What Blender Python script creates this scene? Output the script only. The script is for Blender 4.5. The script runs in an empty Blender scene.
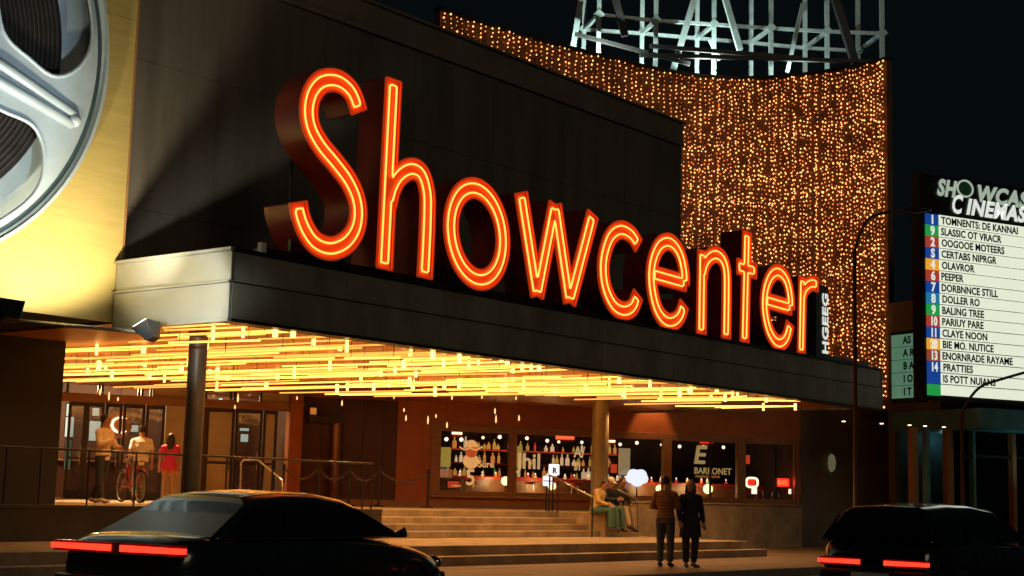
import bpy, bmesh, math, random
import numpy as np
from mathutils import Vector, Matrix
random.seed(7)
R = math.radians
C = bpy.context.scene.collection
sc = bpy.context.scene
IW, IH, FL = 1024, 576, 1490.0
PITCH, ROLL = R(7.9), R(1.5)
CAM = Vector((0, 0, 1.45))

# ---------------------------------------------------------------- camera frame
Fw = Vector((0, math.cos(PITCH), math.sin(PITCH)))
R0 = Vector((1, 0, 0)); U0 = Vector((0, -math.sin(PITCH), math.cos(PITCH)))
Rv = R0 * math.cos(ROLL) + U0 * math.sin(ROLL)
Uv = -R0 * math.sin(ROLL) + U0 * math.cos(ROLL)
def ray(u, v): return Fw + Rv * ((u - 512) / FL) - Uv * ((v - 288) / FL)
def at_z(u, v, z):
    r = ray(u, v); return CAM + r * ((z - CAM.z) / r.z)
def at_y(u, v, y):
    r = ray(u, v); return CAM + r * (y / r.y)

class Frame:
    """a vertical building grid: a runs along it, b away from the street, z up"""
    def __init__(s, deg, ox=0.0, oy=0.0):
        a = R(deg); s.d = Vector((math.sin(a), math.cos(a), 0)); s.m = Vector((-math.cos(a), math.sin(a), 0))
        s.o = Vector((ox, oy, 0))
        s.yaw = math.atan2(s.d.y, s.d.x)
    def P(s, a, b, z): 
        q = s.o + s.d * a + s.m * b; return Vector((q.x, q.y, z))
    def hit(s, u, v, b):
        r = ray(u, v); t = (b - (CAM - s.o).dot(s.m)) / r.dot(s.m); q = CAM + r * t
        return (q - s.o).dot(s.d), q.z
    def ab(s, w): 
        q = w - s.o; return q.dot(s.d), q.dot(s.m)
F = Frame(39)

# ---------------------------------------------------------------- materials
MATS = {}
def mat(name, col, rough=.6, metal=0., var=.25, scale=3., bump=0., bscale=40., emit=None, es=1., coat=0., spec=None, stretch=None, bricks=None):
    if name in MATS: return MATS[name]
    m = bpy.data.materials.new(name); m.use_nodes = True; nt = m.node_tree; N = nt.nodes; L = nt.links
    b = N['Principled BSDF']
    b.inputs['Roughness'].default_value = rough; b.inputs['Metallic'].default_value = metal
    b.inputs['Coat Weight'].default_value = coat
    if spec is not None: b.inputs['Specular IOR Level'].default_value = spec
    tc = N.new('ShaderNodeTexCoord'); mp = N.new('ShaderNodeMapping'); L.new(tc.outputs['Object'], mp.inputs[0])
    if stretch: mp.inputs['Scale'].default_value = stretch
    n = N.new('ShaderNodeTexNoise'); n.inputs['Scale'].default_value = scale; n.inputs['Detail'].default_value = 6
    n.inputs['Roughness'].default_value = .65
    L.new(mp.outputs[0], n.inputs['Vector'])
    mr = N.new('ShaderNodeMapRange'); L.new(n.outputs[0], mr.inputs[0])
    mr.inputs[1].default_value = .3; mr.inputs[2].default_value = .7
    mr.inputs[3].default_value = 1 - var; mr.inputs[4].default_value = 1 + var
    mx = N.new('ShaderNodeMix'); mx.data_type = 'RGBA'; mx.blend_type = 'MULTIPLY'; mx.inputs[0].default_value = 1
    mx.inputs[6].default_value = (*col, 1); L.new(mr.outputs[0], mx.inputs[7]); L.new(mx.outputs[2], b.inputs['Base Color'])
    r2 = N.new('ShaderNodeMapRange'); L.new(n.outputs[0], r2.inputs[0])
    r2.inputs[3].default_value = max(.02, rough - .12 * (var > 0)); r2.inputs[4].default_value = min(1, rough + .12 * (var > 0)); L.new(r2.outputs[0], b.inputs['Roughness'])
    if bump:
        n2 = N.new('ShaderNodeTexNoise'); n2.inputs['Scale'].default_value = bscale; n2.inputs['Detail'].default_value = 4
        L.new(mp.outputs[0], n2.inputs['Vector'])
        bp = N.new('ShaderNodeBump'); bp.inputs['Strength'].default_value = bump; bp.inputs['Distance'].default_value = .02
        L.new(n2.outputs[0], bp.inputs['Height']); L.new(bp.outputs[0], b.inputs['Normal'])
    if emit:
        b.inputs['Emission Color'].default_value = (*emit, 1); b.inputs['Emission Strength'].default_value = es
    MATS[name] = m; return m
def glow(name, col, es, base=None, var=.15, scale=6.):
    return mat(name, base or col, .5, var=var, scale=scale, emit=col, es=es)
def glassmat(name, tint=(.02, .025, .025), alpha=.35):
    if name in MATS: return MATS[name]
    m = bpy.data.materials.new(name); m.use_nodes = True; nt = m.node_tree; N = nt.nodes; L = nt.links
    out = N['Material Output']; N.remove(N['Principled BSDF'])
    t = N.new('ShaderNodeBsdfTransparent'); t.inputs[0].default_value = (*[1 - (1 - c) * alpha for c in tint], 1)
    g = N.new('ShaderNodeBsdfGlossy'); g.inputs['Roughness'].default_value = .03
    n = N.new('ShaderNodeTexNoise'); n.inputs['Scale'].default_value = 1.2
    bp = N.new('ShaderNodeBump'); bp.inputs['Strength'].default_value = .05; L.new(n.outputs[0], bp.inputs['Height']); L.new(bp.outputs[0], g.inputs['Normal'])
    fr = N.new('ShaderNodeFresnel'); fr.inputs[0].default_value = 1.5
    mx = N.new('ShaderNodeMixShader'); L.new(fr.outputs[0], mx.inputs[0]); L.new(t.outputs[0], mx.inputs[1]); L.new(g.outputs[0], mx.inputs[2])
    L.new(mx.outputs[0], out.inputs[0]); MATS[name] = m; return m

M = dict(
 asphalt=mat('asphalt', (.035,.035,.038), .55, var=.35, scale=2, bump=.5, bscale=120),
 paving=mat('paving', (.20,.13,.085), .6, var=.3, scale=1.3, bump=.3, bscale=60),
 conc=mat('concrete', (.36,.27,.165), .7, var=.42, scale=1.7, bump=.3, bscale=30),
 concd=mat('concrete_dark', (.16,.14,.11), .7, var=.3, scale=1.5, bump=.3, bscale=30),
 kerb=mat('kerbstone', (.22,.2,.18), .7, var=.25, scale=3, bump=.3),
 paint=mat('road_paint', (.6,.6,.55), .6, var=.3, scale=12),
 panel=mat('wall_panel', (.13,.112,.088), .55, var=.28, scale=1.2, bump=.08, bscale=8, stretch=(1.6,1.6,.22)),
 panel2=mat('wall_panel_b', (.18,.155,.12), .5, var=.22, scale=1.1, bump=.08, bscale=8),
 seam=mat('seam', (.012,.011,.01), .8, var=.1),
 dark=mat('dark_metal', (.02,.019,.018), .45, .3, var=.3, scale=5),
 blackp=mat('black_paint', (.012,.012,.012), .4, var=.2, scale=6),
 fascia=mat('fascia_metal', (.27,.26,.21), .38, .2, var=.3, scale=1.5, bump=.03, bscale=5, stretch=(1,1,.4)),
 alu=mat('brushed_aluminium', (.55,.56,.52), .36, .6, var=.10, scale=1),
 soffit=mat('soffit_gold', (.62,.23,.032), .4, .3, var=.3, scale=1.4),
 soffd=mat('soffit_dark', (.05,.035,.025), .6, var=.3, scale=1.4),
 col=mat('column_clad', (.24,.19,.11), .4, .3, var=.15, scale=1.5),
 orange=mat('orange_plaster', (.46,.135,.036), .65, var=.22, scale=1.1, bump=.12, bscale=25),
 maroon=mat('maroon_panel', (.085,.032,.018), .55, var=.25, scale=1.1, bump=.06),
 frame=mat('timber_frame', (.36,.17,.06), .5, var=.25, scale=4, stretch=(1,1,8)),
 frdark=mat('dark_frame', (.035,.028,.022), .4, .3, var=.2),
 beige=mat('beige_panel', (.62,.50,.27), .6, var=.15, scale=1.5),
 yellow=mat('yellow_cladding', (.62,.47,.155), .42, .25, var=.10, scale=1.2, bump=.05, bscale=3, stretch=(1,1,9)),
 reel=mat('reel_metal', (.40,.48,.52), .45, .15, var=.12, scale=1.6, bump=.03),
 reeldk=mat('reel_groove', (.06,.10,.12), .5, .4, var=.1),
 film=mat('wound_film', (.006,.005,.005), .5, var=.3, scale=2, bump=.1),
 can=mat('letter_can', (.30,.03,.02), .4, var=.25, scale=3),  # red glow on the letter sides is put into this base colour
 canred=mat('letter_face', (.75,.07,.012), .4, var=.12, scale=4, emit=(1,.07,.008), es=.34),  # neon glow on face and rim put into the material as emission
 neon=glow('neon_orange', (1,.37,.06), 2.5, var=.05),
 tube=glow('gold_tube', (1,.42,.065), 3.9, var=.1),
 tubedim=glow('gold_tube_dim', (1,.42,.07), 1.5, var=.15),
 rod=glow('gold_rod', (1,.55,.12), 4.4, var=.05),
 bulb=glow('string_bulb', (1,.38,.11), 3.0, var=.3, scale=1.5), bulb2=glow('string_bulb_weak', (1,.28,.06), 1.0),
 wire=mat('wire', (.02,.012,.008), .6),
 curved=mat('curved_wall', (.20,.10,.045), .6, var=.3, scale=.9, bump=.1),
 steel=mat('galvanised_steel', (.40,.45,.44), .42, .35, var=.2, scale=4),
 steeld=mat('dark_steel', (.05,.045,.045), .45, .4, var=.2, scale=4),
 white=mat('white_paint', (.75,.75,.72), .45, var=.08),
 lit=glow('backlit_board', (.93,1,.80), .78, var=.22, scale=.9),
 litg=glow('backlit_board_dim', (.26,.62,.40), .25, var=.35, scale=1.2),
 hdr=glow('header_letter', (.62,.78,.62), .5, var=.2, scale=3),
 hdrw=glow('header_letter_white', (.85,.9,.82), .8, var=.12, scale=3),
 ink=mat('letter_ink', (.035,.03,.02), .6, var=.3, scale=8),
 teal=mat('teal_panel', (.12,.30,.30), .45, .2, var=.2, scale=2),
 glass=glassmat('window_glass'),
 glassd=glassmat('dark_glass', (.05,.08,.09), .75),
 carglass=mat('car_glass', (.004,.005,.005), .2, var=.0, spec=.4),
 carA=mat('car_paint_green', (.012,.026,.022), .22, .25, var=.08, scale=2, coat=.8),
 carB=mat('car_paint_black', (.010,.009,.011), .2, .25, var=.08, scale=2, coat=.8),
 tyre=mat('tyre_rubber', (.015,.015,.015), .8, var=.2, bump=.2),
 rim=mat('rim_metal', (.45,.45,.45), .3, .9, var=.1),
 tail=glow('tail_light', (1,.035,.015), 2.4, var=.05),
 taild=mat('tail_lens', (.25,.01,.01), .2, var=.05),
 chrome=mat('chrome', (.6,.6,.58), .15, 1., var=.05),
 railm=mat('rail_black', (.03,.028,.028), .35, .5, var=.2),
 rails=mat('rail_steel', (.55,.52,.46), .28, .8, var=.1),
 skin=mat('skin', (.42,.22,.14), .5, var=.08, scale=8),
 hair=mat('hair_dark', (.015,.010,.008), .5, var=.3, scale=30, bump=.3),
 shoe=mat('shoe_dark', (.02,.018,.016), .5),
 eye=mat('eye', (.03,.02,.02), .3), lip=mat('lip', (.3,.1,.08), .5),
 interior=mat('bar_interior', (.035,.018,.014), .7, var=.4, scale=2),
 intfloor=mat('bar_floor', (.09,.05,.035), .4, var=.3),
 bottlea=glow('bottle_amber', (1,.42,.09), .75, var=.5, scale=3), bottlew=glow('bottle_pale', (1,.75,.42), .9, var=.3),  # light on the bottles is put into their materials as emission
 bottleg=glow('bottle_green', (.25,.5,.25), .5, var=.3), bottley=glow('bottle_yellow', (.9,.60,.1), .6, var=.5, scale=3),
 redg=glow('red_neon', (1,.045,.02), 1.7, var=.05), redp=mat('red_lacquer', (.4,.03,.02), .35, var=.15),
 redl=glow('red_shelf_light', (1,.10,.03), .9, var=.3),
 hotw=glow('hot_white', (1,.75,.5), 4, var=.05), whiteg=glow('white_blue', (.74,.84,1), 1.0, var=.1),
 globe=glow('warm_globe', (1,.66,.25), 7, var=.05),
)
def solid(name, col, rough=.75, **k): return mat(name, col, rough, var=k.pop('var', .25), scale=k.pop('scale', 9), bump=1.0, bscale=14, **k)

# ---------------------------------------------------------------- mesh builder
class MB:
    def __init__(s): s.v = []; s.f = []; s.mi = []; s.cur = 0
    def add(s, vs, fs):
        n = len(s.v); s.v += [Vector(q) for q in vs]; s.f += [[n + i for i in f] for f in fs]; s.mi += [s.cur] * len(fs); return s
    def hexa(s, p):   # p: 8 points, bottom 4 ccw, top 4
        return s.add(p, [(0,3,2,1),(4,5,6,7),(0,1,5,4),(1,2,6,5),(2,3,7,6),(3,0,4,7)])
    def fbox(s, fr, a0, a1, b0, b1, z0, z1):
        return s.hexa([fr.P(a0,b0,z0),fr.P(a1,b0,z0),fr.P(a1,b1,z0),fr.P(a0,b1,z0),fr.P(a0,b0,z1),fr.P(a1,b0,z1),fr.P(a1,b1,z1),fr.P(a0,b1,z1)])
    def box(s, x0, x1, y0, y1, z0, z1):
        return s.hexa([(x0,y0,z0),(x1,y0,z0),(x1,y1,z0),(x0,y1,z0),(x0,y0,z1),(x1,y0,z1),(x1,y1,z1),(x0,y1,z1)])
    def tube(s, pts, r, n=8, closed=False, flat=1., up=None):
        pts = [Vector(p) for p in pts]; k = len(pts); rs = r if isinstance(r, (list, tuple)) else [r] * k
        vs = []; prev = None
        for i, p in enumerate(pts):
            if closed: t = pts[(i + 1) % k] - pts[i - 1]
            else: t = pts[min(i + 1, k - 1)] - pts[max(i - 1, 0)]
            if t.length < 1e-9: t = Vector((0, 0, 1))
            t.normalize()
            if prev is None:
                u = Vector(up) if up else (Vector((0, 0, 1)) if abs(t.z) < .9 else Vector((1, 0, 0)))
                x = (u - t * u.dot(t)).normalized()
            else:
                x = prev - t * prev.dot(t); x = x.normalized() if x.length > 1e-6 else t.orthogonal().normalized()
            prev = x; y = t.cross(x)
            rr = rs[i]; ra, rb = rr if isinstance(rr, (list, tuple)) else (rr, rr * flat)
            for j in range(n):
                a = 2 * math.pi * j / n; vs.append(p + x * (math.cos(a) * ra) + y * (math.sin(a) * rb))
        fs = []
        for i in range(k if closed else k - 1):
            i2 = (i + 1) % k
            for j in range(n):
                j2 = (j + 1) % n; fs.append((i*n+j, i*n+j2, i2*n+j2, i2*n+j))
        if not closed: fs.append(tuple(reversed(range(n)))); fs.append(tuple(range((k-1)*n, k*n)))
        return s.add(vs, fs)
    def rod(s, a, b, r, n=8): return s.tube([a, b], r, n)
    def bar(s, a, b, w, h, up=(0,0,1)):   # rectangular bar
        a = Vector(a); b = Vector(b); t = (b - a).normalized(); u = Vector(up)
        if abs(t.dot(u)) > .95: u = Vector((1, 0, 0))
        x = t.cross(u).normalized(); y = x.cross(t).normalized()
        q = []
        for c in (a, b): q += [c - x*w/2 - y*h/2, c + x*w/2 - y*h/2, c + x*w/2 + y*h/2, c - x*w/2 + y*h/2]
        return s.hexa(q)
    def lathe(s, prof, n=16, c=(0,0,0)):
        vs = []; c = Vector(c)
        for r, z in prof:
            for j in range(n):
                a = 2*math.pi*j/n; vs.append(c + Vector((r*math.cos(a), r*math.sin(a), z)))
        k = len(prof); fs = [(i*n+j, i*n+(j+1)%n, (i+1)*n+(j+1)%n, (i+1)*n+j) for i in range(k-1) for j in range(n)]
        fs.append(tuple(reversed(range(n)))); fs.append(tuple(range((k-1)*n, k*n))); return s.add(vs, fs)
    def ball(s, c, r, n=10, sc_=(1,1,1)):
        c = Vector(c); prof = []
        vs = []; m = max(4, n // 2 + 1)
        for i in range(1, m):
            t = math.pi * i / m
            for j in range(n):
                a = 2*math.pi*j/n
                vs.append(c + Vector((r*math.sin(t)*math.cos(a)*sc_[0], r*math.sin(t)*math.sin(a)*sc_[1], r*math.cos(t)*sc_[2])))
        vs += [c + Vector((0,0,r*sc_[2])), c - Vector((0,0,r*sc_[2]))]; k = m - 1; top = k*n; bot = top + 1
        fs = [((i)*n+j, (i+1)*n+j, (i+1)*n+(j+1)%n, i*n+(j+1)%n) for i in range(k-1) for j in range(n)]
        fs += [(top, j, (j+1)%n) for j in range(n)] + [(bot, (k-1)*n+(j+1)%n, (k-1)*n+j) for j in range(n)]
        return s.add(vs, fs)
    def octa(s, c, r):
        c = Vector(c)
        return s.add([c+Vector((r,0,0)),c+Vector((0,r,0)),c-Vector((r,0,0)),c-Vector((0,r,0)),c+Vector((0,0,r*1.2)),c-Vector((0,0,r*1.2))],
            [(0,1,4),(1,2,4),(2,3,4),(3,0,4),(1,0,5),(2,1,5),(3,2,5),(0,3,5)])
    def prism(s, poly, off):   # poly 3D points planar, extruded by vector
        off = Vector(off); n = len(poly); p = [Vector(q) for q in poly]
        return s.add(p + [q + off for q in p], [tuple(reversed(range(n))), tuple(range(n, 2*n))] + [(i,(i+1)%n,n+(i+1)%n,n+i) for i in range(n)])
    def build(s, name, mats, parent=None, smooth=False, local=False, bevel=0., sub=0, remesh=0., smoothit=0):
        vs = s.v; loc = Vector((0,0,0))
        if parent is not None and not local: loc = root_loc(parent); vs = [v - loc for v in vs]
        elif parent is None and not local:
            xs = [v.x for v in vs]; ys = [v.y for v in vs]; zs = [v.z for v in vs]
            loc = Vector(((min(xs)+max(xs))/2, (min(ys)+max(ys))/2, min(zs))); vs = [v - loc for v in vs]
        me = bpy.data.meshes.new(name); me.from_pydata([tuple(v) for v in vs], [], s.f); me.update()
        bm = bmesh.new(); bm.from_mesh(me); bmesh.ops.recalc_face_normals(bm, faces=bm.faces); bm.to_mesh(me); bm.free()
        ml = mats if isinstance(mats, list) else [mats]
        for m in ml: me.materials.append(m)
        if len(ml) > 1: me.polygons.foreach_set('material_index', s.mi)
        if smooth: me.polygons.foreach_set('use_smooth', [True]*len(me.polygons))
        o = bpy.data.objects.new(name, me); C.objects.link(o)
        if parent is None: o.location = loc
        else: o.parent = parent
        if bevel:
            b = o.modifiers.new('bevel', 'BEVEL'); b.width = bevel; b.segments = 2; b.limit_method = 'ANGLE'
        if remesh:
            b = o.modifiers.new('remesh', 'REMESH'); b.mode = 'VOXEL'; b.voxel_size = remesh; b.use_smooth_shade = True
            if smoothit:
                q = o.modifiers.new('smooth', 'SMOOTH'); q.iterations = smoothit; q.factor = .5
        if sub:
            b = o.modifiers.new('sub', 'SUBSURF'); b.levels = sub; b.render_levels = sub
        return o
def root_loc(o):
    l = Vector((0,0,0))
    while o is not None: l += Vector(o.location); o = o.parent
    return l
def empty(name, loc, rz=0.):
    o = bpy.data.objects.new(name, None); o.location = loc; o.rotation_euler = (0,0,rz); o.empty_display_size = .3; C.objects.link(o); return o
def tag(o, label=None, cat=None, group=None, kind=None):
    if label: o['label'] = label
    if cat: o['category'] = cat
    if group: o['group'] = group
    if kind: o['kind'] = kind
    return o
def text_mesh(name, body, size, m, parent, X, Y, origin, sx=1., shear=0., bold=0., ext=.004, align='LEFT'):
    cu = bpy.data.curves.new(name, 'FONT'); cu.body = body; cu.size = size; cu.shear = shear; cu.offset = bold; cu.extrude = ext; cu.align_x = align
    cu.resolution_u = 3; cu.space_character = 1.0 + bold*3
    t = bpy.data.objects.new(name, cu); C.objects.link(t); bpy.context.view_layer.update()
    me = bpy.data.meshes.new_from_object(t.evaluated_get(bpy.context.evaluated_depsgraph_get()))
    bpy.data.objects.remove(t); bpy.data.curves.remove(cu)
    X = Vector(X).normalized(); Y = Vector(Y).normalized(); Z = X.cross(Y)
    base = root_loc(parent) if parent else Vector((0,0,0)); o0 = Vector(origin) - base
    for v in me.vertices: c = v.co.copy(); v.co = o0 + X * (c.x * sx) + Y * c.y + Z * c.z
    me.name = name; me.materials.clear(); me.materials.append(m)
    o = bpy.data.objects.new(name, me); C.objects.link(o); o.parent = parent; return o

# ---------------------------------------------------------------- world, camera
w = bpy.data.worlds.new('World'); sc.world = w; w.use_nodes = True
bg = w.node_tree.nodes['Background']; bg.inputs[0].default_value = (.30,.52,.62,1); bg.inputs[1].default_value = .006
cd = bpy.data.cameras.new('camera'); cam = bpy.data.objects.new('camera', cd); C.objects.link(cam)
cd.sensor_width = 36; cd.lens = 36 * FL / IW; cd.clip_end = 2000; cd.clip_start = .1
m3 = Matrix((Rv, Uv, -Fw)).transposed(); cam.matrix_world = Matrix.Translation(CAM) @ m3.to_4x4(); sc.camera = cam
sc.view_settings.view_transform = 'Standard'; sc.view_settings.look = 'None'; sc.view_settings.exposure = 0; sc.view_settings.gamma = 1
sc.cycles.use_denoising = True; sc.cycles.max_bounces = 6; sc.cycles.sample_clamp_indirect = 4; sc.cycles.caustics_reflective = False; sc.cycles.caustics_refractive = False
try: sc.cycles.denoiser = 'OPENIMAGEDENOISE'
except Exception: pass
def lamp(kind, loc, target, col, power, size=.1, angle=60, blend=.5, parent=None):
    l = bpy.data.lights.new(kind.lower() + '_lamp', kind); l.color = col; l.energy = power
    if kind == 'SPOT': l.spot_size = R(angle); l.spot_blend = blend; l.shadow_soft_size = size
    elif kind == 'AREA': l.size = size
    else: l.shadow_soft_size = size
    o = bpy.data.objects.new(l.name, l); C.objects.link(o)
    o.location = loc
    if target is not None: o.rotation_euler = (Vector(target) - Vector(loc)).to_track_quat('-Z', 'Y').to_euler()
    return o

sl = bpy.data.lights.new('street_fill', 'SUN'); sl.energy = .16; sl.angle = R(20); sl.color = (1,.80,.55)  # added weak warm sun standing in for general street light
so = bpy.data.objects.new('street_fill', sl); C.objects.link(so); so.rotation_euler = Vector((-.45, .75, -.42)).to_track_quat('-Z', 'Y').to_euler()
# ---------------------------------------------------------------- ground levels
ZS, ZL1, ZL2, ZP = .15, .32, .50, 1.06     # pavement, low step, landing, platform
g = MB(); g.box(-260, 420, -160, 520, -.3, -.008); tag(g.build('ground', M['asphalt']), kind='structure')
g = MB(); g.fbox(F, -60, 140, -9, 14.5, -.2, 0.0); tag(g.build('road', M['asphalt']), kind='structure')
g = MB()
for k in range(14): g.fbox(F, -10 + k*6, -7.4 + k*6, 4.4, 4.55, .001, .005)
tag(g.build('lane_marking', M['paint']), kind='structure')
g = MB()
for k in range(90): g.fbox(F, -20 + k*1.0, -20 + k*1.0 + .988, 14.5 + random.uniform(0,.004), 14.66, -.1, ZS + .004 + random.uniform(-.003,.003))
g.fbox(F, -20, 70, 14.52, 14.655, -.1, ZS - .01); tag(g.build('kerb', M['kerb'], bevel=.02), kind='structure')
g = MB()
for i in range(40):      # paving laid as real slabs with open joints
    for j in range(9):
        if i % 1 == 0: g.fbox(F, -22 + i*2.2, -22 + i*2.2 + 2.19, 14.665 + j*1.2, 14.665 + j*1.2 + 1.19, -.05, ZS + random.uniform(-.002, .002))
tag(g.build('pavement', M['paving']), kind='structure')
g = MB(); g.fbox(F, -60, 140, 14.66, 60, -.1, ZS - .012); tag(g.build('paving_bed', M['concd']), kind='structure')

aL = F.hit(380, 520, 21.3)[0]     # left cheek of the stair
aR = F.hit(600, 522, 21.3)[0]
aE = F.hit(747, 541, 18.2)[0]
aW = F.hit(802, 520, 21.2)[0]
g = MB()
g.fbox(F, -20, aE, 18.2, 24, 0, ZL2); g.fbox(F, -20, aE + .35, 17.85, 18.2 - .002, 0, ZL1)
tag(g.build('lower_landing', M['conc'], bevel=.012), kind='structure')
g = MB(); n = 4
for k in range(1, n):
    g.fbox(F, aL + .002, aR - .002, 21.3 + (k-1)*.36, 21.3 + k*.36 + (.2 if k == n-1 else 0), ZL2, ZL2 + k*(ZP-ZL2)/n)
tag(g.build('stairs', M['conc'], bevel=.012), kind='structure')
g = MB()
poly = [F.P(aL,22.38+.2,0), F.P(aR,22.38+.2,0), F.P(aR,21.5,0), F.P(aW,21.5,0), F.P(aW,40,0), F.P(-22,40,0), F.P(-22,21.3,0), F.P(aL,21.3,0)]
g.prism([p + Vector((0,0,.0)) for p in poly], (0,0,ZP))
tag(g.build('platform', M['conc']), kind='structure')
g = MB(); g.fbox(F, -20, aL - .003, 21.25, 21.297, ZL2 + .003, ZP - .03); g.fbox(F, -20, aL - .0, 21.24, 21.42, ZP - .028, ZP + .03); tag(g.build('platform_facing', mat('facing_dark', (.045,.035,.025), .6, var=.3, scale=1.5)), kind='structure')
# retaining wall with the sitters
t = tag(empty('retaining_wall', F.P(aR, 21.3, ZL2)), 'beige concrete wall running right from the stairs below the bar windows', 'wall')
g = MB(); g.fbox(F, aR + .003, aR + .9, 21.15, 21.5, .1, ZP + .004); g.build('end_block', M['conc'], t, bevel=.015)
g = MB(); g.fbox(F, aR + .9, aW, 21.2, 21.497, .1, 1.33); g.build('wall', M['conc'], t, bevel=.015)
g = MB(); g.fbox(F, aR + .9, aW + .01, 21.16, 21.53, 1.332, 1.37); g.build('coping', M['conc'], t, bevel=.01)

# ---------------------------------------------------------------- cinema building
FB = Frame(68.3, -2.25, 42.0)
bld = tag(empty('cinema_building', F.P(30, 24, 0)), 'dark panelled cinema building with a deep canopy over its entrance terrace', 'building')
PF, PW = 17.05, 20.4          # fascia plane, upper wall plane
a0 = F.hit(232, 285, PF)[0]; a1 = F.hit(882, 390, PF)[0]
zso = F.hit(232, 315.5, PF)[1]; zft = F.hit(232, 250, PF)[1]
print('soffit', zso, 'fascia top', zft, 'a', a0, a1)
aw1 = F.hit(682, 130, PW)[0]; zw = F.hit(682, 124, PW)[1]
print('wall top', zw, aw1)
zw2 = zw + .0
g = MB(); ph = [zft - .6, 7.6, zw]
x = aw1; cols = []
g2 = MB(); wpan = 2.55; k = 0
g.fbox(F, a0 - 12, aw1, PW + .06, PW + 9, zft - .6, zw - .02)
xs = aw1
while xs > a0 - 12:
    x0 = max(xs - wpan, a0 - 12)
    for (z0, z1) in ((zft - .6, 6.05), (6.05, 8.6), (8.6, zw - .62)):
        g2.fbox(F, x0 + .004, xs - .004, PW + random.uniform(0, .004), PW + .059, z0 + .004, z1 - .004)
    xs -= wpan
g.build('upper_wall', M['seam'], bld); g2.build('wall_panels', M['panel'], bld)
g = MB(); g.fbox(F, a0 - 12, aw1 + .06, PW - .05, PW + .3, zw - .60, zw - .52); g.fbox(F, a0 - 12, aw1 + .03, PW - .015, PW + .3, zw - .515, zw)
g.fbox(F, a0 - 12, aw1 + .08, PW - .07, PW + .4, zw + .002, zw + .06)
g.build('parapet', M['panel2'], bld, bevel=.008)
# canopy: slab with fascia panels front and side
can = tag(empty('canopy', F.P(a0, PF, zso)), None); can.parent = bld; can.location = F.P(a0, PF, zso) - bld.location
g = MB(); g.fbox(F, a0 + .04, a1 - .04, PF + .04, 40, zft - .25, zft - .1)
g.build('roof_deck', M['soffd'], can)
g = MB(); g.fbox(F, a0 - .0, a1 - .05, PF + .05, 33, zso + .02, zso + .08); g.build('soffit', M['soffit'], can)
g = MB(); sg = MB()
x = a0; i = 0; zmid = (zso + zft) / 2 + .02
while x < a1 - .01:
    x1 = min(x + 2.42, a1)
    g.fbox(F, x + .005, x1 - .005, PF, PF + .04, zso - .04, zmid - .01)
    g.fbox(F, x + .005, x1 - .005, PF + .012, PF + .05, zmid + .01, zft)
    x = x1
g.build('front_fascia', M['fascia'], can, bevel=.006)
g = MB(); g.fbox(F, a0, a1, PF - .03, PF + .4, zft + .002, zft + .05); g.fbox(F, a0, a1, PF + .06, PF + .1, zso, zft); g.fbox(F, a0+.01, a1-.01, PF - .015, PF + .3, zso - .09, zso - .044)
g.build('fascia_trim', M['dark'], can)
g = MB(); bb = PF
g.fbox(F, a0 - .05, a0 - .005, PF - .0, PF + 2.8, zso - .04, zmid - .015)
g.fbox(F, a0 - .05 + .02, a0 - .004, PF - .0, PF + 2.8, zmid + .015, zft)
g.build('side_fascia', M['alu'], can, bevel=.006)
g = MB(); g.fbox(F, a0 - .09, a0 - .06, PF - .02, PF + 2.8, zmid - .013, zmid + .013); g.fbox(F, a0 - .07, a0 + .02, PF - .02, PF + 2.8, zft + .003, zft + .05); g.fbox(F, a0 - .07, a0 + .0, PF - .02, PF + 2.8, zso - .09, zso - .043)
g.build('side_trim', M['alu'], can)
g = MB(); g.fbox(F, a1, a1 + .05, PF, PF + 9, zso - .04, zft); g.build('end_fascia', M['fascia'], can)
# columns (round, clad)
for (u, v) in ((199, 333), (601, 394)):
    p = at_z(u, v, zso); g = MB(); rr = .155 if u < 300 else .21
    g.lathe([(rr+.03, ZP), (rr+.03, ZP+.12), (rr, ZP+.13), (rr, zso - .02), (rr+.02, zso-.015), (rr+.02, zso+.02)], 28, (p.x, p.y, 0))
    g.build('column', M['col'] if u > 300 else mat('column_dark', (.10,.08,.055), .5, .2, var=.2), bld, smooth=False)
    print('col', p)
# left dark wall beneath the yellow sign, overhanging soffit
ale = F.hit(60, 420, 23.3)[0]
g = MB(); g.fbox(F, -20, ale, 23.3, 24.3, .1, zso + 1.2)
for k in range(7): pass
g.build('side_wall', M['seam'], bld)
g = MB()
for k in range(9): g.fbox(F, ale - 1.6*(k+1) + .01, ale - 1.6*k - .01, 23.27, 23.299, .3, zso + 1.)
g.build('side_wall_panels', mat('side_wall_dark', (.014,.011,.009), .6, var=.3, scale=1), bld)

# back wall in FB frame
def hb(u, v, b=0.): return FB.hit(u, v, b)
bl = hb(60, 450)[0]; br = hb(800, 470)[0]
zwt = hb(432, 423)[1]; zwb = hb(437, 494)[1]; zhi = 5.6
wl = hb(431, 450)[0]; wr = hb(799, 470)[0]; dr = hb(287, 450)[0]
print('back wall', bl, br, 'win z', zwb, zwt, 'a', wl, wr, dr)
g = MB(); g.fbox(FB, wl, wr + .05, 0, .3, zwt, zhi); g.fbox(FB, wl, wr + .05, 0, .3, .1, zwb - .02); 
g.fbox(FB, wl - 1.0, wl, 0, .3, .1, zhi)
g.build('orange_wall', M['orange'], bld)
zdk = hb(420, 413)[1]
g = MB(); g.fbox(FB, dr, wl - 1.0, .05, .3, zdk + .3, zhi); g.build('orange_wall', M['orange'], bld)
g = MB(); k = dr + .35
while k < wl - 1.0 - .05:
    g.fbox(FB, k, min(k + .58, wl - 1.003), .02 - .0, .3, ZP, zdk + .28); k += .59
g.build('maroon_wall', M['maroon'], bld)
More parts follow.
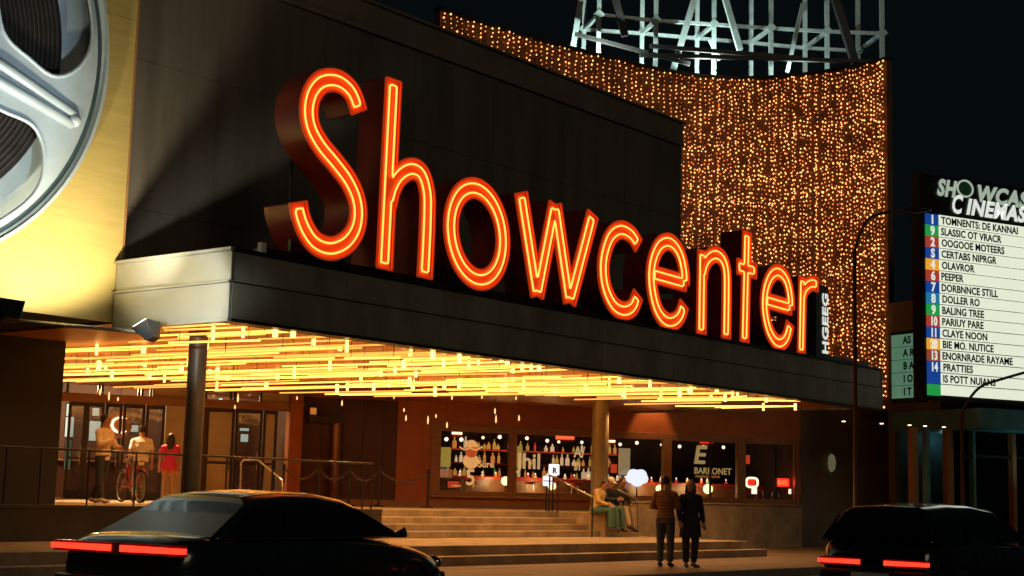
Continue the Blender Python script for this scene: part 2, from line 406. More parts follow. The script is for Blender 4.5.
g = MB(); g.fbox(FB, dr, dr + .34, -.25, .3, ZP, zhi); g.build('corner_pier', M['orange'], bld)
g = MB(); g.fbox(FB, dr + .36, wr + .05, -.045, -.002, ZP, ZP + .16); g.build('skirting', M['frame'], bld)
g = MB(); g.fbox(FB, wr + .05, wr + 9, .0, .4, .1, zhi); g.build('plain_wall', M['panel2'], bld)
# rear soffit, higher and dark; drop beam at the back edge of the lit soffit
# windows
wposts = [(431, 440), (508.5, 516), (593, 601), (662.5, 671), (737, 745), (794.5, 800)]
wi = []
for i in range(5):
    A0 = hb(wposts[i][1], 462)[0]; A1 = hb(wposts[i+1][0], 462)[0]
    f0 = hb((wposts[i][0] + wposts[i][1]) / 2, 462)[0] + .002; f1 = hb((wposts[i+1][0] + wposts[i+1][1]) / 2, 462)[0] - .002
    if i == 0: f0 = wl + .002
    if i == 4: f1 = wr - .002
    wi.append((A0, A1))
    g = MB(); zt, zb = zwt - .003, zwb - .017
    g.fbox(FB, f0, A0, -.06, .1, zb, zt); g.fbox(FB, A1, f1, -.06, .1, zb, zt)
    g.fbox(FB, A0 + .001, A1 - .001, -.06, .1, zt - .20, zt); g.fbox(FB, A0 + .001, A1 - .001, -.06, .1, zb, zb + .12)
    fr = g.build('window', M['frame'], bld, bevel=.01)
    g = MB(); g.fbox(FB, A0, A1, .02, .032, zb + .12, zt - .2); g.build('pane', M['glass'], fr)
    if i >= 3:
        am = (A0 + A1) / 2 + .2; g = MB(); g.fbox(FB, am - .03, am + .03, -.03, .015, zb + .12, zt - .2); g.build('mullion', M['frdark'], fr)
g = MB(); g.fbox(FB, wl - .05, wr + .05, -.12, -.062, zwb - .09, zwb - .02); g.build('window_sill', M['frame'], bld, bevel=.01)
# bar interior shell
g = MB()
i0, i1 = wl + .05, wr
g.fbox(FB, i0, i1, 4.2, 4.4, ZP, 4.2); g.fbox(FB, i0 - .15, i0, .31, 4.4, ZP, 4.2); g.fbox(FB, i1, i1 + .15, .41, 4.4, ZP, 4.2)
g.fbox(FB, i0, i1, .31, 4.2, 4.0, 4.2)
g.build('bar_room', M['interior'], bld)
g = MB(); g.fbox(FB, i0, i1, .31, 4.2, ZP - .2, ZP + .01); g.build('bar_room_floor', M['intfloor'], bld)

# lobby behind the doors
g = MB()
g.fbox(FB, bl - 3, dr, 5.2, 5.4, ZP, zhi); g.fbox(FB, dr + .0, dr + .2, .31, 5.4, ZP, zhi); g.fbox(FB, bl - 3.2, bl - 3, -3, 5.4, ZP, zhi)
g.build('lobby_wall', M['maroon'], bld)
g = MB(); g.fbox(FB, bl - 3, dr, .1, 5.2, 4.6, 4.75); g.build('lobby_ceiling', M['soffit'], bld)
g = MB(); g.fbox(FB, bl - 3, dr, .0, 5.2, ZP + .002, ZP + .012); g.build('lobby_floor', M['intfloor'], bld)
zl1 = hb(150, 405)[1]; zl0 = hb(150, 397)[1]
g = MB(); g.fbox(FB, bl - 3, dr, -.10, .12, zl1, zl1 + .22); g.build('door_lintel', M['frame'], bld, bevel=.01)
print('lintel', zl1)
# doors: (u0,u1,kind)
secs = [(66, 84, 'g'), (84, 102, 'g'), (103, 120, 'g'), (121, 143, 'g'), (144, 163, 'g'), (164, 184, 'w'), (205, 233, 'b'), (234, 261, 'g'), (262, 276, 'b')]
for (u0, u1, kd) in secs:
    A0 = hb(u0, 450)[0]; A1 = hb(u1, 450)[0]; zt = zl1 - .003
    if kd == 'g' or kd == 'b':
        g = MB(); fw = .07
        g.fbox(FB, A0, A0 + fw, -.03, .05, ZP + .012, zt); g.fbox(FB, A1 - fw, A1, -.03, .05, ZP + .012, zt)
        g.fbox(FB, A0 + fw, A1 - fw, -.029, .049, zt - .1, zt); g.fbox(FB, A0 + fw, A1 - fw, -.029, .049, ZP + .012, ZP + .22); g.fbox(FB, A0+fw, A1-fw, -.02, .04, ZP + 1.0, ZP + 1.07)
        d = g.build('door', M['frdark'], bld)
        g = MB(); g.fbox(FB, A0 + fw, A1 - fw, .0, .012, ZP + .22, zt - .1); g.build('pane', M['glass'] if kd == 'g' else M['beige'], d)
        g = MB(); ah = A1 - fw - .04; g.rod(FB.P(ah, -.08, ZP + .85), FB.P(ah, -.08, ZP + 1.35), .014); g.rod(FB.P(ah, -.08, ZP + .9), FB.P(ah, -.02, ZP + .9), .01); g.rod(FB.P(ah, -.08, ZP + 1.3), FB.P(ah, -.02, ZP + 1.3), .01)
        g.build('handle', M['rails'], d)
    else:
        g = MB(); g.fbox(FB, A0, A1, .0, .1, ZP + .012, zt); g.build('beige_wall', M['beige'], bld)
# transom band
for (u0, u1) in ((66, 100), (101, 140), (141, 152), (205, 232), (234, 262)):
    A0 = hb(u0, 395)[0]; A1 = hb(u1, 395)[0]
    for q in (A0, A1 - .06): g = MB(); g.fbox(FB, q, q + .06, -.03, .05, zl1 + .223, zhi); g.build('transom_bar', M['frdark'], bld)
g = MB(); A0 = hb(153, 390)[0]; A1 = hb(190, 390)[0]; g.fbox(FB, A0, A1, 0, .1, zl1 + .223, zhi); g.build('beige_wall', M['beige'], bld); g = MB(); A0 = hb(262, 390)[0]; g.fbox(FB, A0, dr - .01, 0, .1, zl1 + .223, zhi)
g.build('beige_wall', M['beige'], bld)
g = MB(); A0 = hb(184, 450)[0]; A1 = hb(205, 450)[0]; g.fbox(FB, A0, A1, 0, .1, ZP + .012, zl1 - .003); g.build('plain_wall', M['maroon'], bld)

# ---------------------------------------------------------------- canopy tube lights
SH = 4.0
FT = Frame(122)
def inside(P):
    a, b = F.ab(P); return a > a0 - .0 and b > PF + .2 and a < a1 - .2
GT = 'gold tube lights under the canopy'
rows = []
c = FT.ab(F.P(a0, PF, 0))
# scan rows of constant b in FT, front to back
tubes_n = 0
def tube_run(segs, dim):
    global tubes_n
    base = segs[0][0]
    r = tag(empty('tube_light', (base.x, base.y, base.z)), 'slim glowing gold tube hung level under the canopy soffit', 'ceiling light', GT)
    g = MB()
    for a, b in segs: g.rod(a, b, .015 if not dim else .014, 6)
    g.build('tube', M['tube'] if not dim else M['tubedim'], r, smooth=True)
    return r
Lw = []
for k in range(200):
    pass
# visible lit zone limit: depth (y) up to ~38.5
y = 0
bs = []
# b in FT increases with direction m=(-cos122, sin122) = (.53,.848)
bmin = min(FT.ab(F.P(a0, PF, 0))[1], FT.ab(F.P(a0, PF + 12, 0))[1]); bmax = FT.ab(F.P(a1, PF, 0))[1]
b = bmin + .25; row = 0
while b < bmax + 1.5:
    # a-range in FT where inside canopy
    aa = []
    q = -30.0
    while q < 40:
        P = FT.P(q, b, 0)
        if inside(P) and P.y < 36.5 + .12 * P.x and P.x > -12.5 and not (F.ab(P)[0] < ale + .1 and F.ab(P)[1] > 20.5) and (F.ab(P)[0] > a0 + .9 or F.ab(P)[1] < 19.5): aa.append(q)
        q += .1
    if aa and aa[-1] - aa[0] > 1.3:
        lo, hi = aa[0], aa[-1]
        q = lo + random.uniform(0, .5)
        zlev = zso - random.choice([.05, .10, .17, .26])
        while q < hi - .3:
            ln = random.uniform(2.2, 6.5); e = min(q + ln, hi)
            if e - q > .35:
                zz = zlev; dim = random.random() < .42
                tilt = random.uniform(-.03, .03)
                A = FT.P(q, b, zz); B = FT.P(e, b + random.uniform(-.05, .05), zz + tilt)
                r = tube_run([(A, B)], dim); tubes_n += 1
                for c_ in range(2):
                    g = MB(); t_ = .12 + .76 * c_; pp = A.lerp(B, t_); g.rod(pp, (pp.x, pp.y, zso + .02), .006, 5); g.build('hanger', M['dark'], r)
                if e - q > 1.6 and random.random() < .55:
                    g = MB(); s_ = random.uniform(.06, .17); g.rod((B.x, B.y, B.z - s_*.8), (B.x, B.y, B.z + s_*.5), random.uniform(.026, .046), 6)
                    g.build('end_rod', M['rod'], r)
                    g = MB()
                    if random.random() < .35: pp = A.lerp(B, random.uniform(.3, .7)); s2 = random.uniform(.07, .13); g.rod((pp.x, pp.y, pp.z - s2), (pp.x, pp.y, pp.z + s2), .026, 6); g.build('middle_rod', M['rod'], r)
            q = e + (random.uniform(.02, .3) if random.random() < .8 else .9)
            zlev = zso - random.choice([.05, .10, .17, .26])
    b += .30 + random.uniform(-.04, .04); row += 1
for da in range(7):
    for db in range(3):
        P = F.P(a0 + 1.6 + da*3.0 - db*.6, PF + 1.4 + db*2.6, zso - .42)
        if P.y < 39.5 + .1*P.x: lamp('SPOT', P, P - Vector((0,0,1)), (1,.54,.19), (70, 120)[da] if da < 2 else 140, .05, 160, .8)  # added spots without fittings, brightening the terrace below the tubes
for q in ((100,33.5),(165,36.5)):
    P = at_y(q[0], 350, q[1]); P.z = zso - .3; lamp('SPOT', P, P - Vector((0,0,1)), (1,.64,.30), 800, .05, 105, .8)  # two more added spots lighting the entrance group, no fitting drawn
print('tubes', tubes_n, 'rows', row)
# hanging droplets behind the tubes
for i, (u, v) in enumerate([(297,398),(342,403),(394,395),(404,410),(406,418),(428,420),(436,416),(447,425),(452,396),(482,397),(495,411),(496,419),(516,398),(519,418),(238,398),(235,407),(100,392),(109,396),(118,399)]):
    p = at_y(u, v, 39.0 if u > 290 else 36.5); t = MB(); s_ = .05 + .03*(i % 3)
    o = tag(empty('pendant_drop', p), 'tiny glowing crystal drop hanging on a wire behind the gold tubes', 'pendant light', 'small pendant drops under the canopy')
    g = MB(); g.lathe([(.004,-s_),(.02,-s_*.6),(.022,0),(.012,s_*.7),(.004,s_)], 8, p); g.build('drop', glow('drop_glow', (1,.55,.2), 1.6), o)
    g = MB(); g.rod((p.x,p.y,p.z+s_), (p.x,p.y,zhi), .003, 4); g.build('wire', M['wire'], o)

# ---------------------------------------------------------------- neon letters
def catmull(pts, closed=False, n=8):
    P = [Vector(p) for p in pts]; out = []; k = len(P)
    rng = range(k if closed else k - 1)
    for i in rng:
        p0 = P[(i-1) % k] if closed or i > 0 else P[0]*2 - P[1]; p1 = P[i]; p2 = P[(i+1) % k]
        p3 = P[(i+2) % k] if closed or i + 2 < k else P[-1]*2 - P[-2]
        for j in range(n):
            t = j / n; out.append(.5*((2*p1)+(p2-p0)*t+(2*p0-5*p1+4*p2-p3)*t*t+(3*p1-p0-3*p2+p3)*t**3))
    if not closed: out.append(P[-1])
    return out
Z1 = lambda p: (260 + p[0]/2.4, 60 + p[1]/2.4)
Z2 = lambda p: (430 + p[0]/3.386, 160 + p[1]/3.386)
Z3 = lambda p: (630 + p[0]/4.115, 220 + p[1]/4.115)
LET = [
 ('S', Z1, [('c', [(233,127),(224,97),(212,74),(190,55),(165,49),(140,56),(120,82),(112,122),(119,165),(142,207),(175,247),(207,290),(226,332),(231,372),(223,410),(200,440),(165,453),(130,441),(107,412),(92,375),(86,341)])]),
 ('h', Z1, [('l', [(316,47),(293,503)]), ('c', [(303,350),(312,310),(330,278),(358,262),(383,275),(396,318),(397,370),(394,450),(390,524)])]),
 ('o', Z2, [('o', None)]),
 ('w', Z2, [('l', [(301,110),(356,462)]), ('l', [(356,462),(417,150)]), ('l', [(417,150),(466,484)]), ('l', [(466,484),(545,182)])]),
 ('c', Z2, [('c', [(700,292),(676,254),(640,237),(606,260),(585,318),(580,378),(590,440),(616,492),(650,511),(680,498),(698,455)])]),
 ('e', Z3, [('l', [(82,222),(224,262)]), ('c', [(216,270),(215,215),(201,150),(176,106),(145,90),(112,110),(88,165),(80,230),(86,300),(104,368),(133,410),(165,420),(196,398),(215,345)])]),
 ('n', Z3, [('l', [(290,125),(285,472)]), ('c', [(290,240),(298,190),(318,156),(346,143),(373,162),(388,210),(390,300),(387,490)])]),
 ('t', Z3, [('l', [(474,48),(463,506)]), ('l', [(432,190),(513,212)])]),
 ('e', Z3, [('l', [(548,330),(658,362)]), ('c', [(653,370),(652,320),(641,262),(621,226),(597,214),(571,235),(553,280),(546,340),(551,400),(566,458),(590,497),(615,506),(638,480),(652,424)])]),
 ('r', Z3, [('l', [(703,235),(697,552)]), ('c', [(700,330),(708,292),(724,270),(744,261),(767,268)])]),
]
PL = PF + .10
def contours(grid, x0, y0, h, level):
    ny, nx = grid.shape; segs = {}
    def ip(pa, pb, va, vb): 
        t = (level - va) / (vb - va); return (pa[0] + (pb[0]-pa[0])*t, pa[1] + (pb[1]-pa[1])*t)
    ins = grid < level; nxt = {}; pos = {}
    for j in range(ny-1):
        for i in range(nx-1):
            c = (ins[j,i], ins[j,i+1], ins[j+1,i+1], ins[j+1,i])
            if all(c) or not any(c): continue
            V4 = (grid[j,i], grid[j,i+1], grid[j+1,i+1], grid[j+1,i]); P4 = ((i,j),(i+1,j),(i+1,j+1),(i,j+1))
            cr = []
            for e in range(4):
                e2 = (e+1) % 4
                if c[e] != c[e2]:
                    key = tuple(sorted((P4[e], P4[e2]))); pos[key] = ip(P4[e], P4[e2], V4[e], V4[e2]); cr.append(key)
            for q in range(0, len(cr), 2):
                nxt.setdefault(cr[q], []).append(cr[q+1]); nxt.setdefault(cr[q+1], []).append(cr[q])
    loops = []; seen = set()
    for k0 in nxt:
        if k0 in seen: continue
        lp = [k0]; seen.add(k0); cur = k0
        while True:
            nn = [q for q in nxt[cur] if q not in seen]
            if not nn: break
            cur = nn[0]; seen.add(cur); lp.append(cur)
        if len(lp) > 8: loops.append([(x0 + pos[q][0]*h, y0 + pos[q][1]*h) for q in lp])
    return loops
def sdf(strokes, hw, x0, x1, y0, y1, h):
    xs = np.arange(x0, x1, h); ys = np.arange(y0, y1, h); X, Y = np.meshgrid(xs, ys); D = np.full(X.shape, 9.)
    for pts in strokes:
        closed = pts[0] == pts[-1]; d = np.full(X.shape, 9.)
        for a, b in zip(pts[:-1], pts[1:]):
            ax, ay = a; bx, by = b; dx, dy = bx-ax, by-ay; L2 = dx*dx+dy*dy + 1e-12
            t = np.clip(((X-ax)*dx+(Y-ay)*dy)/L2, 0, 1); d = np.minimum(d, np.hypot(X-ax-t*dx, Y-ay-t*dy))
        d = d - hw
        if not closed:     # square-cut ends
            for e, q in ((pts[0], pts[1]), (pts[-1], pts[-2])):
                nx_, ny_ = e[0]-q[0], e[1]-q[1]; l = math.hypot(nx_, ny_); nx_ /= l; ny_ /= l
                s_ = (X-e[0])*nx_ + (Y-e[1])*ny_
                near = np.hypot(X-e[0], Y-e[1]) < hw*1.6
                d = np.where(near, np.maximum(d, s_), d)
        D = np.minimum(D, d)
    return D
def curve_mesh(name, loops, m, parent, base, zf, ext):
    cu = bpy.data.curves.new(name, 'CURVE'); cu.dimensions = '2D'; cu.fill_mode = 'BOTH'; cu.extrude = ext
    for lp in loops:
        sp = cu.splines.new('POLY'); sp.points.add(len(lp)-1)
        for i, (x, y) in enumerate(lp): sp.points[i].co = (x, y, 0, 1)
        sp.use_cyclic_u = True
    o = bpy.data.objects.new(name, cu); C.objects.link(o); bpy.context.view_layer.update()
    me = bpy.data.meshes.new_from_object(o.evaluated_get(bpy.context.evaluated_depsgraph_get())); bpy.data.objects.remove(o); bpy.data.curves.remove(cu)
    nrm = -F.m
    for v in me.vertices:
        c = v.co.copy(); w_ = F.P(c.x, PL, c.y) + nrm * (zf + c.z); v.co = w_ - base
    me.name = name; me.materials.clear(); me.materials.append(m)
    ob = bpy.data.objects.new(name, me); C.objects.link(ob); ob.parent = parent; return ob
LBL = {0: 'tall neon letter S at the left start of the sign', 1: 'tall neon letter h standing right of the S', 2: 'neon letter o shaped as an upright oval ring',
 3: 'zigzag neon letter w of the canopy sign', 4: 'open neon letter c right of the w', 5: 'neon letter e between the c and the n', 6: 'neon letter n between the two letters e and t',
 7: 'neon letter t with its short crossbar', 8: 'neon letter e between the t and the r', 9: 'neon letter r ending the sign beside the small white lettering'}
HW = .192
for li, (ch, zf_, strokes) in enumerate(LET):
    S = []
    for kd, pts in strokes:
        if kd == 'o':
            px = [(152 + 88*math.cos(t) - 7*math.sin(t), 251 + 14*math.cos(t) - 155*math.sin(t)) for t in [2*math.pi*i/48 for i in range(48)]]
            px.append(px[0]); q = [F.hit(*zf_(p), PL) for p in px]; q[-1] = q[0]
        else:
            q = [F.hit(*zf_(p), PL) for p in pts]
            if kd == 'c': q = [tuple(v_[:2]) for v_ in catmull([(a_, b_, 0) for a_, b_ in q], n=6)]
        S.append(q)
    xs = [p[0] for s_ in S for p in s_]; ys = [p[1] for s_ in S for p in s_]
    gx0, gx1, gy0, gy1 = min(xs)-.35, max(xs)+.35, min(ys)-.35, max(ys)+.35; h = .03
    D = sdf(S, HW, gx0, gx1, gy0, gy1, h)
    base = F.P((min(xs)+max(xs))/2, PL, min(ys) - HW)
    t = tag(empty('neon_letter', base), LBL[li], 'sign letter', 'neon letters on the canopy edge')
    out = contours(D, gx0, gy0, h, 0.0); inn = contours(D, gx0, gy0, h, -.02)
    curve_mesh('letter_can', out + inn, M['can'], t, base, -.24, .30)        # walls from -.54 to +.06
    curve_mesh('letter_back', inn, M['can'], t, base, -.50, .01)
    curve_mesh('letter_rim', contours(D, gx0, gy0, h, .004) + contours(D, gx0, gy0, h, -.024), M['canred'], t, base, .05, .018)
    curve_mesh('letter_face', inn, M['canred'], t, base, -.0, .008)
    g = MB()
    for lv in (-.108,):
        for lp in contours(D, gx0, gy0, h, lv):
            lp2 = lp[::2]
            g.tube([F.P(x_, PL - .05, z_) for x_, z_ in lp2], .017, 6, closed=True)
    g.build('neon_tube', M['neon'], t, smooth=True)
    # feet on the canopy edge
    for fx in (min(xs) + .1, max(xs) - .1): g = MB(); g.fbox(F, fx - .03, fx + .03, PL + .15, PL + .21, zft + .05, min(ys) - HW + .6); g.build('bracket', M['dark'], t)
# raceway under the letters
g = MB(); g.fbox(F, F.hit(262, 250, PL+.3)[0], a1 - .1, PL + .2, PL + .5, zft + .055, zft + .2); tag(g.build('sign_raceway', M['blackp']), 'long black raceway beam the neon letters stand on along the canopy edge', 'sign support')
# support post near the S
p0 = F.hit(291, 212, PL + .6); p1 = F.hit(291, 155, PL + .6)
t = tag(empty('sign_prop', F.P(p0[0], PL + .6, zft)), 'short dark post with a pale knob behind the lower S', 'post')
g = MB(); g.rod(F.P(p0[0], PL+.6, zft), F.P(p1[0], PL+.6, p1[1]), .035); g.build('pole', M['dark'], t)
g = MB(); g.ball(F.P(p1[0], PL+.6, p1[1]), .055); g.build('knob', M['white'], t)
ps = F.hit(264, 247, PL)
g = MB(); g.fbox(F, ps[0]-.05, ps[0]+.05, PL, PL+.1, ps[1]-.09, ps[1]+.07); tag(g.build('junction_box', M['white'], bevel=.01), 'small white junction box on the canopy edge left of the S', 'junction box')
# little vertical sign at the end
q0 = F.hit(816, 356, PL); q1 = F.hit(828, 284, PL)
zb_, zt_ = q0[1], F.hit(822, 285, PL)[1]
t = tag(empty('blade_sign', F.P(q0[0], PL, zb_)), 'narrow upright black sign with white sideways letters after the r', 'sign')
g = MB(); g.fbox(F, q0[0], q1[0], PL, PL + .5, zb_, zt_); g.build('cabinet', M['blackp'], t, bevel=.01)
hgt = zt_ - zb_
text_mesh('lettering', 'HGEEG', .42, M['hdrw'], t, (0,0,1), -F.d, F.P(q1[0] - .03, PL - .012, zb_ + .08), sx=(hgt - .1) / 1.52 * 1.0, bold=.012)

# ---------------------------------------------------------------- yellow wall with the film reel
PY = F.ab(at_y(118, 325, 23.8))[1]
ay, zy0 = F.hit(118, 323.5, PY); zyt = F.hit(140, 1, PY)[1] + 2.5
print('yellow', PY, ay, zy0)
t = tag(empty('yellow_sign_wall', F.P(ay, PY, zy0)), 'tall yellow clad wall carrying the film reel above the left entrance', 'wall')
g = MB(); g.fbox(F, ay - 11, ay - .03, PY + .03, PY + 3.5, zy0 + .03, zyt); g.build('core', M['seam'], t)
g = MB(); xs = ay
zj = F.hit(135, 21, PY)[1]
for k in range(5):
    x0 = xs - 2.35
    for (z0, z1) in ((zy0, zj), (zj, zyt)): g.fbox(F, x0 + .004, xs - .004, PY, PY + .028, z0 + .004, z1 - .004)
    xs = x0
g.build('cladding', M['yellow'], t)
g = MB(); g.fbox(F, ay + .002, ay + .03, PY - .01, PY + 3.5, zy0 - .01, zyt); g.build('edge_trim', M['frame'], t)
# reel
ce = F.hit(-80, 20, PY); rr_ = F.hit(107, 30, PY); 
pR = PY - .38
rcx, rcz, RR = 10.045, 8.014, 3.677
t = tag(empty('film_reel', F.P(rcx, PY, rcz - RR)), 'giant blue grey film reel mounted on the yellow wall', 'film reel sign')
def reel_pt(x, z): return F.hit(x, z, pR)
hs = [(3.42,0),(3.42,8),(3.38,14),(3.25,19),(3.05,23.5),(2.82,26.3),(2.6,26.5),(2.3,24),(2.0,21),(1.82,16),(1.76,8)]
hs = hs + [(1.76,0)] + [(a_, -b_) for a_, b_ in reversed(hs[1:])]
ang0 = R(18.5); hp = [(rcx + q*math.cos(ang0 + R(a_)), rcz + q*math.sin(ang0 + R(a_))) for q, a_ in hs]
hp = [tuple(v_[:2]) for v_ in catmull([(a_, b_, 0) for a_, b_ in hp], True, 4)]
step = R(360/5)
def rot(p, a): 
    x, y = p[0]-rcx, p[1]-rcz; return (rcx + x*math.cos(a) - y*math.sin(a), rcz + x*math.sin(a) + y*math.cos(a))
circ = lambda r, n=96: [(rcx + r*math.cos(2*math.pi*i/n), rcz + r*math.sin(2*math.pi*i/n)) for i in range(n)]
holes = [[rot(p, -step*k) for p in hp] for k in range(5)]
PLs = PL; base = F.P(rcx, PY, rcz - RR)
def cm(name, loops, m, zf, ext):
    global PL
    s_ = PL; PL = pR; o = curve_mesh(name, loops, m, t, base, zf, ext); PL = s_; return o
cm('front_disc', [circ(RR)] + holes, M['reel'], -.02, .02)
cm('rim_bead', [circ(RR), circ(RR - .05)], M['reel'], .035, .035)
cm('rim_groove', [circ(RR-.10), circ(RR - .17)], M['reeldk'], .002, .003)
cm('hub', [circ(RR*.16)], M['reel'], .03, .06)
for hl in holes: g = MB(); g.tube([F.P(x_, pR - .005, z_) for x_, z_ in hl[::2]], .035, 6, closed=True); g.build('hole_bead', M['reel'], t, smooth=True)
for k in range(5):
    g = MB(); a_ = ang0 - step*(k+.5)
    for off, ext_ in ((-.16,.03),(.16,.03)):
        c0 = (rcx + RR*.2*math.cos(a_) - off*math.sin(a_), rcz + RR*.2*math.sin(a_) + off*math.cos(a_)); c1 = (rcx + RR*.90*math.cos(a_) - off*.5*math.sin(a_), rcz + RR*.90*math.sin(a_) + off*.5*math.cos(a_))
        g.tube([F.P(c0[0], pR, c0[1]), F.P((c0[0]+c1[0])/2, pR-.02, (c0[1]+c1[1])/2), F.P(c1[0], pR, c1[1])], [.07, .09, .07], 8)
    e = (rcx + RR*.90*math.cos(a_), rcz + RR*.90*math.sin(a_)); g.ball(F.P(e[0], pR, e[1]), .11, 10)
    g.build('spoke_rib', M['reel'], t, smooth=True)
cm('wound_film', [circ(RR*.80), circ(RR*.3)], M['film'], -.24, .10)
rings_ = []
for k in range(22): q = RR*(.32 + .0215*k + random.uniform(-.003,.003)); rings_ += [circ(q + RR*.008), circ(q)]
cm('film_edges', rings_, mat('film_edge', (.03,.026,.022), .3, var=.3), -.135, .006)
cm('rear_disc', [circ(RR*.985)], M['reel'], -.36, .015)

# floodlights
def flood(u0, v0, b0, u1, v1, b1, label, aim, power, col, cone=110):
    A_ = F.hit(u0, v0, b0); A = F.P(A_[0], b0, A_[1]); B_ = F.hit(u1, v1, b1); B = F.P(B_[0], b1, B_[1])
    t = tag(empty('floodlight', A), label, 'floodlight', 'floodlights on arms under the yellow wall')
    g = MB(); g.tube([A, B], .03, 8); g.build('arm', M['rails'], t, smooth=True)
    dirv = (Vector(aim) - B).normalized(); x = dirv.cross(Vector((0,0,1))).normalized(); y = x.cross(dirv)
    g = MB(); q = []
    for dd, sx_, sy_ in ((-.12, .12, .06), (.14, .24, .14)):
        for sx, sy in ((-1,-1),(1,-1),(1,1),(-1,1)): q.append(B + dirv*dd + x*sx*sx_ + y*sy*sy_)
    g.hexa(q); g.build('lamp_head', M['blackp'], t, bevel=.01)
    g = MB(); q = [B + dirv*.145 + x*sx*.21 + y*sy*.115 for sx, sy in ((-1,-1),(1,-1),(1,1),(-1,1))]; g.prism(q, dirv*.012); g.build('lens', M['hotw'], t)
    lamp('SPOT', B + dirv*.2, aim, col, power, .12, cone, .6)
flood(20, 321, PY - .1, 150, 333, PY - 1.9, 'black floodlight head on a long arm beyond the right end of the yellow wall', F.P(ay - 1.8, PY, zy0 + 3.2), 800, (1,.88,.62), 120)
flood(-20, 318, PY - .1, 8, 313, PY - 2.2, 'black floodlight head at the lower left corner of the yellow wall', F.P(ay - 3.6, PY, zy0 + 3.2), 520, (1,.88,.62), 125)
lamp('SPOT', F.P(a0 - 2.2, PF - .5, zso - .3), F.P(a0 - .05, PF + .9, zso + .3), (.95,1,.9), 520, .1, 48, .6)  # added spot without a fixture, brightening the silver canopy side
lamp('SPOT', F.P(ay - 2.5, PY - 6, 3.6), F.P(rcx + .2, PY, rcz - .3), (.76,.9,1), 1100, .2, 54, .45)  # unseen added spot washing the reel in cool light

# ---------------------------------------------------------------- curved wall, light curtain
ZT = 15.6
cpx = [(443,10),(472,20),(500,28.5),(530,37.5),(560,46),(590,54),(620,61.5),(650,68.5),(680,74),(710,77.6),(740,79),(770,78.7),(800,76),(825,72.7),(850,68.3),(868,64.5),(884,60)]
cp = [at_z(u, v, ZT) for u, v in cpx]
for q in (0, 5, 10, 16): print('curtain', cp[q])
path = catmull([(p.x, p.y, 0) for p in cp], n=6)
cum = [0]
for a_, b_ in zip(path[:-1], path[1:]): cum.append(cum[-1] + (b_-a_).length)
def along(s_):
    s_ = max(0, min(cum[-1], s_)); i = 0
    while i < len(cum)-2 and cum[i+1] < s_: i += 1
    t_ = (s_-cum[i]) / (cum[i+1]-cum[i]); return path[i].lerp(path[i+1], t_), (path[i+1]-path[i]).normalized()
t = tag(empty('curved_wall', (path[50].x, path[50].y, 4.4)), 'tall concave brown wall covered by the curtain of lights', 'wall')
g = MB(); off = .12
def strip(g, z0, z1, o0, o1):
    n_ = 60; vs = []
    for i in range(n_+1):
        p, tg = along(cum[-1]*i/n_); nn = Vector((-tg.y, tg.x, 0))
        if nn.y < 0: nn = -nn
        a_, b_ = p + nn*o0, p + nn*o1
        vs += [(a_.x,a_.y,z0),(b_.x,b_.y,z0),(b_.x,b_.y,z1),(a_.x,a_.y,z1)]
    fs = [(i*4+j, i*4+(j+1)%4, (i+1)*4+(j+1)%4, (i+1)*4+j) for i in range(n_) for j in range(4)] + [(3,2,1,0), (n_*4, n_*4+1, n_*4+2, n_*4+3)]
    g.add(vs, fs)
strip(g, 4.4, ZT + .02, off, off + .25); g.build('wall', M['curved'], t)
g = MB(); strip(g, ZT + .022, ZT + .14, off - .04, off + .3); g.build('top_rail', M['steeld'], t)
t = tag(empty('light_curtain', (path[50].x, path[50].y, 4.6)), 'curtain of warm orange fairy lights hanging down the curved wall', 'string lights')
NS = 100; s_pos = []; half = 0
sL = 0
# visible order: denser on the right part
jR = 48
sR = cum[jR]   # u ~ 680
for i in range(42): s_pos.append(sR * (i + .5) / 42)
for i in range(57): s_pos.append(sR + (cum[-1] - sR) * (i + .5) / 57)
print('sR', sR, cum[-1])
for i, s0 in enumerate(s_pos):
    p, tg = along(s0 + random.uniform(-.04, .04)); left = s0 < sR - .6
    zb = (ZT - random.uniform(4.2, 5.4)) if left and s0 < sR*.8 else (8.5 if left else 4.75 + random.uniform(-.1, .2))
    g = MB(); g.cur = 0
    z = ZT - random.uniform(0, .1); ph = random.uniform(0, 6); px_ = p.copy()
    g.tube([(p.x, p.y, ZT), (p.x, p.y, (ZT+zb)/2), (p.x, p.y, zb)], .006, 4)
    g.cur = 1
    while z > zb:
        g.cur = 1 if random.random() < .62 else 2
        o_ = random.uniform(-.036, .036); q_ = p + tg * o_; g.octa((q_.x, q_.y, z), .023 + .012*random.random() - .012*(random.random() < .25)); z -= random.uniform(.115, .175)
        if random.random() < .07: z -= random.uniform(.1, .3)
    g.build('light_string', [M['wire'], M['bulb'], M['bulb2']], t)
g = MB(); g.cur = 0; A_ = at_y(866, 402, 43); B_ = at_y(884, 406, 43); g.tube([A_, B_], .006, 4); g.cur = 1
for k in range(6): q_ = A_.lerp(B_, k/5) + Vector((0,0,random.uniform(-.08,.05))); g.octa(q_, .035)
tag(g.build('corner_light_string', [M['wire'], M['bulb']]), 'few small orange bulbs sagging at the far lower corner of the canopy', 'string lights')
